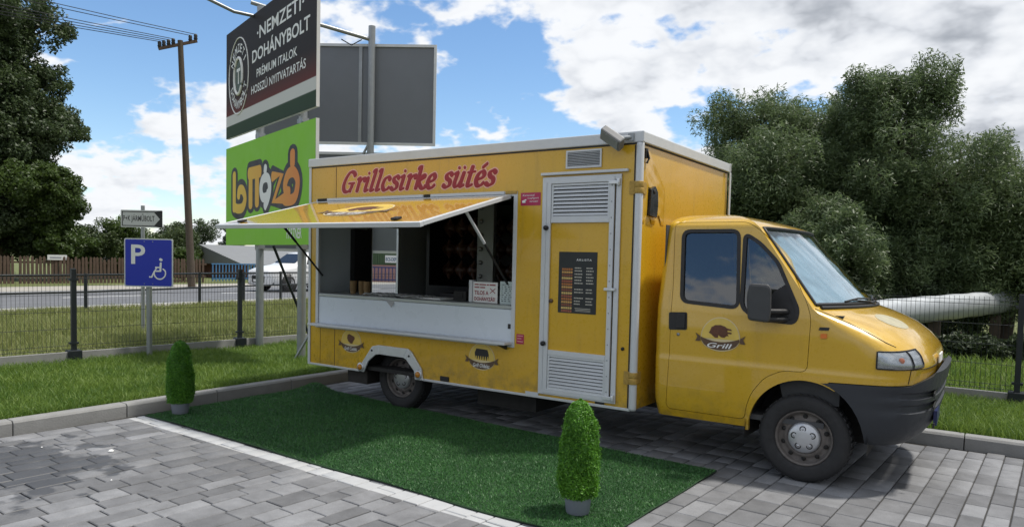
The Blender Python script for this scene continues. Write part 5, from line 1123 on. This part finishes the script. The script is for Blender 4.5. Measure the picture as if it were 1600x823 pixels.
o = link('wrapping_paper', np_mesh('wrapping_paper', pg, F, True), simple('crumpled_paper', (.42, .43, .43), .6, 0, .15, 20)); o.modifiers.new('s', 'SOLIDIFY').thickness = .002
tag(o, 'crumpled grey wrapping paper lying on the counter', 'paper')
MB().add([(-4.50, -.12, 1.205), (-4.20, -.150, 1.165), (-4.12, -.158, 1.10), (-4.10, -.10, 1.204)], [(0, 1, 2, 3)]).build('paper_flap', MATS['crumpled_paper'], o)
tag(MB().box(-4.08, -3.58, -.02, .22, 1.203, 1.218).build('serving_tray', M_PRINTW, None, .004), 'flat white tray lying on the counter', 'tray')
tag(MB().box(-3.46, -3.30, .05, .16, 1.202, 1.30).box(-3.43, -3.34, .045, .049, 1.23, 1.28).build('card_terminal', M_DARK, None, .008), 'small dark payment terminal on the counter', 'terminal')
FN = SIDE(.0)
ns = MB().box(-3.175, -2.88, .002, .008, 1.205, 1.405).build('notice_card', M_PRINTW); tag(ns, 'white notice card with dark red lettering standing on the counter', 'notice')
text('notice_lettering', 'TILOS A', M_RED, ns, FN, -3.155, 1.28, .17, .04, .001, 0, .02); text('notice_lettering', 'DOHÁNYZÁS!', M_RED, ns, FN, -3.155, 1.222, .25, .045, .001, 0, .02)
nb = MB()
for z, xs_ in ((1.374, (.05, .08, .025, .07)), (1.346, (.06, .06))):
    xx = -3.155
    for w_ in xs_: nb.poly([(xx, z), (xx+w_, z), (xx+w_, z+.011), (xx, z+.011)], .001, FN); xx += w_+.009
o = nb.build('notice_print', M_RED, ns); o['kind'] = 'stuff'
sm_ = MB(); stroke(sm_, [(-2.965, 1.30), (-2.905, 1.345)], .007, FN, .001, smooth=False); stroke(sm_, [(-2.965, 1.345), (-2.905, 1.30)], .007, FN, .001, smooth=False); sm_.build('notice_symbol', M_RED, ns, fixn=False)
tag(MB().box(-3.22, -3.18, -.01, .05, 1.203, 1.42).build('card_holder', M_ALUW, None, .004), 'pale upright card holder strip beside the red lettered notice', 'holder')
F3 = SIDE(-.02)
pc = MB().box(-2.835, -2.655, -.018, -.012, 1.203, 1.42).build('price_card', simple('card_mint', (.55, .64, .64), .5)); tag(pc, 'pale green price card with rows of small print at the hatch edge', 'price card')
pr_ = MB()
for z in np.linspace(1.23, 1.385, 9):
    xx = -2.815
    while xx < -2.685: w_ = random.uniform(.008, .025); pr_.poly([(xx, z), (xx+w_, z), (xx+w_, z+.007), (xx, z+.007)], .001, F3); xx += w_+random.uniform(.004, .03)
pr_.build('card_print', simple('ink', (.05, .07, .08), .5), pc)
random.seed(9)
for r_, z in enumerate((1.48, 1.75, 2.02)):
    sp_ = thing('chicken_spit', 'row of roast chickens on a spit in the dark oven, %s' % ('lowest of three', 'middle of three', 'topmost of three')[r_], 'spit', (-4.6, 1.7, z), 'spits in the rotisserie')
    MB().tube([(-4.96, 1.68, z), (-3.61, 1.68, z)], .008, 6).build('rod', M_STAIN, sp_)
    for k in range(6):
        cxx_ = -4.84+k*.2+random.uniform(-.01, .01); ch = MB().lathe([(0, -.10), (.05, -.09), (.085, -.04), (.09, .02), (.06, .08), (.02, .10), (0, .102)], (cxx_, 1.68, z), (1, random.uniform(-.2, .2), random.uniform(-.2, .2)), 14)
        for sd in (1, -1): ch.lathe([(.045, -.02), (.04, .03), (.016, .08), (.018, .10), (0, .105)], (cxx_+.03, 1.68-.05, z+sd*.05), (.4, -.5, sd*.5), 8)
        ch.build('roast_chicken', simple('roast_skin', (.07, .026, .012), .45, 0, .5, 30), sp_)

for k, (xx, yy, s_) in enumerate(((-4.75, -2.72, .022), (-5.3, -3.0, .009), (-4.0, -3.1, .008))):
    mb = MB(); r_ = random.Random(k); vs = [(xx+s_*math.cos(a)*r_.uniform(.6, 1.1)*(1 if z < .5 else .6), yy+s_*math.sin(a)*r_.uniform(.6, 1.1)*(1 if z < .5 else .6), .003+z*s_*.9) for z in (0, .45, .9) for a in np.linspace(0, 2*math.pi, 9)[:-1]]
    mb.add(vs, [(q*8+j, q*8+(j+1) % 8, q*8+8+(j+1) % 8, q*8+8+j) for q in range(2) for j in range(8)]+[tuple(range(16, 24))]); tag(mb.build('litter', M_PRINTW), ('crumpled white paper scrap on the stained pavers', 'small white crumb on the pavers beside the kerb', 'tiny white crumb on the pavers beyond the paper scrap')[k], 'litter')

# ================================================================== TREES
def tree(name, label, loc, blobs, n, leaf, asp, mat, trunk=None, group=None, jit=.8, core=0., droop=0., cat='tree', tone=(.5, .25)):
    t = thing(name, label, cat, loc, group); L = np.array(loc); Cs = []; Ns = []; To = []
    vol = np.array([b_[3]*b_[4]*b_[5] for b_ in blobs])**.67; k_ = rng.choice(len(blobs), n, p=vol/vol.sum())
    B_ = np.array(blobs)[k_]; d = rng.normal(size=(n, 3)); d /= np.linalg.norm(d, axis=1, keepdims=True)
    # secondary clumps on every blob: leaves gather round twig ends
    tw_ = 26; tdir = rng.normal(size=(len(blobs), tw_, 3)); tdir /= np.linalg.norm(tdir, axis=2, keepdims=True); trad = rng.uniform(.62, 1.06, (len(blobs), tw_, 1)); ttone = rng.normal(0, .16, (len(blobs), tw_))
    ti = rng.integers(0, tw_, n); base = (tdir*trad)[k_, ti]; rad = .30*rng.uniform(.2, 1, (n, 1))**.5
    P_ = base+d*rad; inner = rng.uniform(0, 1, n) < .22; P_[inner] = (d*rng.uniform(.2, .95, (n, 1)))[inner]
    P_ = P_*B_[:, 3:6]+B_[:, :3]; P_[:, 2] -= droop*rng.uniform(0, 1, n)**2
    Nn = d*.6+np.array([0, 0, .7]); keep_ = P_[:, 2] > .05
    to = np.clip(tone[0]+ttone[k_, ti]+rng.normal(0, tone[1], n)*.6, 0, 1)
    m = leaf_mesh('crown', P_[keep_], Nn[keep_], leaf, asp, to[keep_], jit=jit); o = link('crown', m, mat, t); o['kind'] = 'stuff'
    if trunk:
        r0, top = trunk; c0 = np.array([0, 0, 0.]); tb = MB(); hz = np.array(top)
        bend = lambda s_: hz*s_+np.array([.15*math.sin(s_*4), .12*math.sin(s_*5+1), 0])*hz[2]*.08
        tb.tube([L+bend(s_) for s_ in np.linspace(0, 1, 9)], [r0*(1-.8*s_)+.01 for s_ in np.linspace(0, 1, 9)], 10)
        for b_ in blobs:
            e = np.array(b_[:3]); s_ = min(.85, max(.12, (e[2]-.35*np.linalg.norm(e[:2]))/max(hz[2], .1)*.8)); a = bend(s_); mid = (a+e)/2+np.array([0, 0, .12*np.linalg.norm(e-a)])
            pts = catmull([L+a, L+mid, L+e], 4); tb.tube(pts, [max(.012, r0*.38*(1-.8*q/len(pts))) for q in range(len(pts))], 6)
            for q in range(5):
                g_ = e+tdir[blobs.index(b_), q]*np.array(b_[3:6])*.85; tb.tube([L+(a*.25+e*.75), L+(e+g_)/2+np.array([0, 0, .05]), L+g_], [r0*.10+.006, r0*.06+.004, .004], 4, False)
        tb.build('trunk', M_BARK, t, fixn=False)
    return t
M_WIL = leafy('willow_leaf', (.050, .085, .034), (.150, .205, .090), .38, .5)
M_WIL2 = leafy('willow_leaf_light', (.058, .095, .036), (.170, .225, .095), .38, .5)
M_POP = leafy('poplar_leaf', (.028, .050, .018), (.078, .115, .042), .3, .5)
M_LIN = leafy('lime_leaf', (.035, .062, .012), (.085, .135, .028), .35, .5)
M_SHR = leafy('shrub_leaf', (.030, .055, .016), (.085, .120, .036), .3, .5)
M_CON = leafy('conifer_needle', (.012, .030, .014), (.030, .058, .028), .1, .6)
def blobset(seed, n_, cx_, cy_, zc_, rx, ry, rz, smin, smax):
    r_ = random.Random(seed); out = []
    while len(out) < n_:
        d = Vector((r_.gauss(0, 1), r_.gauss(0, 1), r_.gauss(0, 1))).normalized()*r_.uniform(.35, 1.)
        s_ = r_.uniform(smin, smax); out.append((cx_+d.x*rx, cy_+d.y*ry, zc_+d.z*rz, s_*1.1, s_*1.1, s_*.9))
    return out
GW = 'willows behind the heating pipe'
tree('willow_tree', 'broad grey green willow directly behind the van box', (-4.0, 12.0, .05), blobset(1, 18, 0, 0, 3.0, 1.75, 1.4, 2.0, .75, 1.15), 170000, .060, .24, M_WIL, (.22, (0, 0, 4.0)), GW, droop=.3)
tree('willow_tree', 'tallest willow with a pointed top rising behind its neighbours', (-1.0, 12.6, .05), blobset(2, 18, 0, 0, 3.3, 1.5, 1.4, 2.4, .75, 1.1)+[(.45, 0, 5.2, .75, .75, .7), (.62, 0, 5.75, .5, .5, .5), (-.8, 0, 5.4, .7, .7, .6)], 190000, .060, .24, M_WIL, (.24, (.3, 0, 5.5)), GW, droop=.3)
tree('willow_tree', 'low rounded lighter willow overhanging the silver pipe end', (1.13, 13.57, .05), blobset(3, 22, .2, 0, 2.3, 2.1, 1.3, 1.7, .7, 1.1), 150000, .060, .24, M_WIL2, (.18, (.2, 0, 3.0)), GW, droop=.35)
tree('willow_tree', 'dark willow filling the gap low behind the pipe', (-1.7, 10.4, .05), blobset(4, 12, 0, 0, 1.7, 1.6, .9, 1.2, .6, .95), 100000, .060, .24, M_WIL, (.14, (0, 0, 2.4)), GW, droop=.3)
tree('willow_tree', 'middle willow bridging the broad one and the tallest', (-2.6, 13.4, .05), blobset(7, 24, 0, 0, 3.75, 1.9, 1.0, 2.3, .8, 1.15), 140000, .065, .24, M_WIL, (.2, (0, 0, 4.0)), GW, droop=.3)
tree('willow_tree', 'far willow at the road bend right of the others', (4.6, 13.5, .05), blobset(5, 14, 0, 0, 2.3, 1.8, 1.4, 1.7, .8, 1.1), 60000, .07, .24, M_WIL, (.2, (0, 0, 3.2)), GW, droop=.3)
tree('willow_tree', 'shadowed willow thicket at the back of the willow group', (0.5, 15.2, .05), blobset(6, 14, 0, 0, 2.2, 4.2, .8, 1.8, .9, 1.3), 60000, .08, .26, M_WIL, (.2, (0, 0, 3.2)), GW)
# poplars and other trees beyond the road
tree('poplar_tree', 'huge dark poplar towering over the picket fence', (-41.5, 10.3, 0), blobset(11, 30, 0, -.9, 8.2, 2.6, 3.3, 6.6, 1.2, 1.9)+[(0, 3.0, 8.3, 1.2, 1.3, .9), (0, 2.6, 10.4, 1.1, 1.2, 1.1), (0, 3.9, 8.0, .7, .7, .5), (0, 2.3, 13.5, 1.3, 1.3, 1.4)]+blobset(15, 10, 1.0, -.6, 3.2, 1.2, 3.2, 1.6, 1.0, 1.5), 260000, .085, .7, M_POP, (.45, (0, 0, 13)), 'tall trees beyond the road')
tree('poplar_tree', 'second dark poplar standing half hidden beside the tallest one', (-43.5, 4.6, 0), blobset(12, 24, 0, 0, 8.0, 2.4, 3.0, 6.8, 1.3, 2.0), 130000, .095, .7, M_POP, (.45, (0, 0, 12)), 'tall trees beyond the road')
tree('lime_tree', 'lighter green lime tree at the foot of the poplar', (-38.6, 11.7, 0), blobset(13, 16, 0, -.4, 4.0, 1.4, 1.7, 2.2, .8, 1.2), 80000, .08, .7, M_LIN, (.18, (0, 0, 4.5)), 'tall trees beyond the road')
for k, (x_, y_, w_, h_, m_) in enumerate(((-40.5, 13.6, 1.6, 1.55, M_SHR), (-41, 16.6, 2.0, 1.75, M_LIN), (-42.5, 20.0, 1.7, 1.7, M_SHR), (-46, 23.5, 2.0, 2.7, M_POP), (-37.6, 18.0, .9, 1.1, M_LIN))):
    tree('garden_shrub', ('leafy shrub at the left behind the picket fence', 'wide bright shrub behind the picket fence near the blue sign', 'shrub behind the power pole', 'dark rounded garden tree behind the dark roofed shed', 'small light bush beside the blue gate')[k], (x_, y_, 0), blobset(20+k, 12, 0, 0, h_, .8, w_, h_*.6, w_*.38, w_*.6), 28000, .075, .55, m_, (.08, (0, 0, h_*1.2)), 'shrubs beyond the picket fence', cat='shrub')
tree('conifer_tree', 'narrow conifer tip rising beside the low house roof', (-48.5, 28.8, 0), [(0, 0, z, r_, r_, .35) for z, r_ in ((1, 1.3), (1.6, 1.15), (2.2, 1.0), (2.8, .8), (3.4, .6), (3.9, .4), (4.3, .22))], 12000, .11, .3, M_CON, (.15, (0, 0, 4.5)), None)
tree('garden_shrub', 'flowering bush in front of the pink wall', (-31.5, 25.6, 0), blobset(40, 8, 0, 0, .5, .5, .6, .4, .3, .45), 5000, .07, .5, M_LIN, (.05, (0, 0, .7)), None, cat='shrub')

M_UND = leafy('undergrowth_leaf_shade', (.016, .032, .010), (.050, .075, .026), .2, .6)  # leaf colour darkened to stand in for tree shade around the pipe
for k, (x_, y_, w_) in enumerate(((-2.2, 7.3, .8), (-.55, 8.0, .75), (.55, 9.2, .9), (1.75, 9.6, 1.0), (3.1, 10.0, 1.0), (-2.0, 9.6, 1.2), (-.9, 11.6, 1.4))):
    tree('undergrowth_shrub', ('low dark shrub under the pipe bend', 'low dark shrub growing beneath the rising pipe', 'low dark shrub between the pipe and the fence post', 'low dark shrub behind the fence post', 'low dark shrub past the fence post', 'taller dark shrub behind the pipe and the van bonnet', 'tall dark shrub at the foot of the tallest willow')[k], (x_, y_, .05), blobset(60+k, 9, 0, 0, .16 if k < 5 else .8, w_*.9, .4, .10 if k < 5 else .5, .20 if k < 5 else .5, .30 if k < 5 else .75), 11000 if k < 5 else 20000, .06, .4, M_UND, (.03, (0, 0, .5)), 'undergrowth by the pipe', cat='shrub')
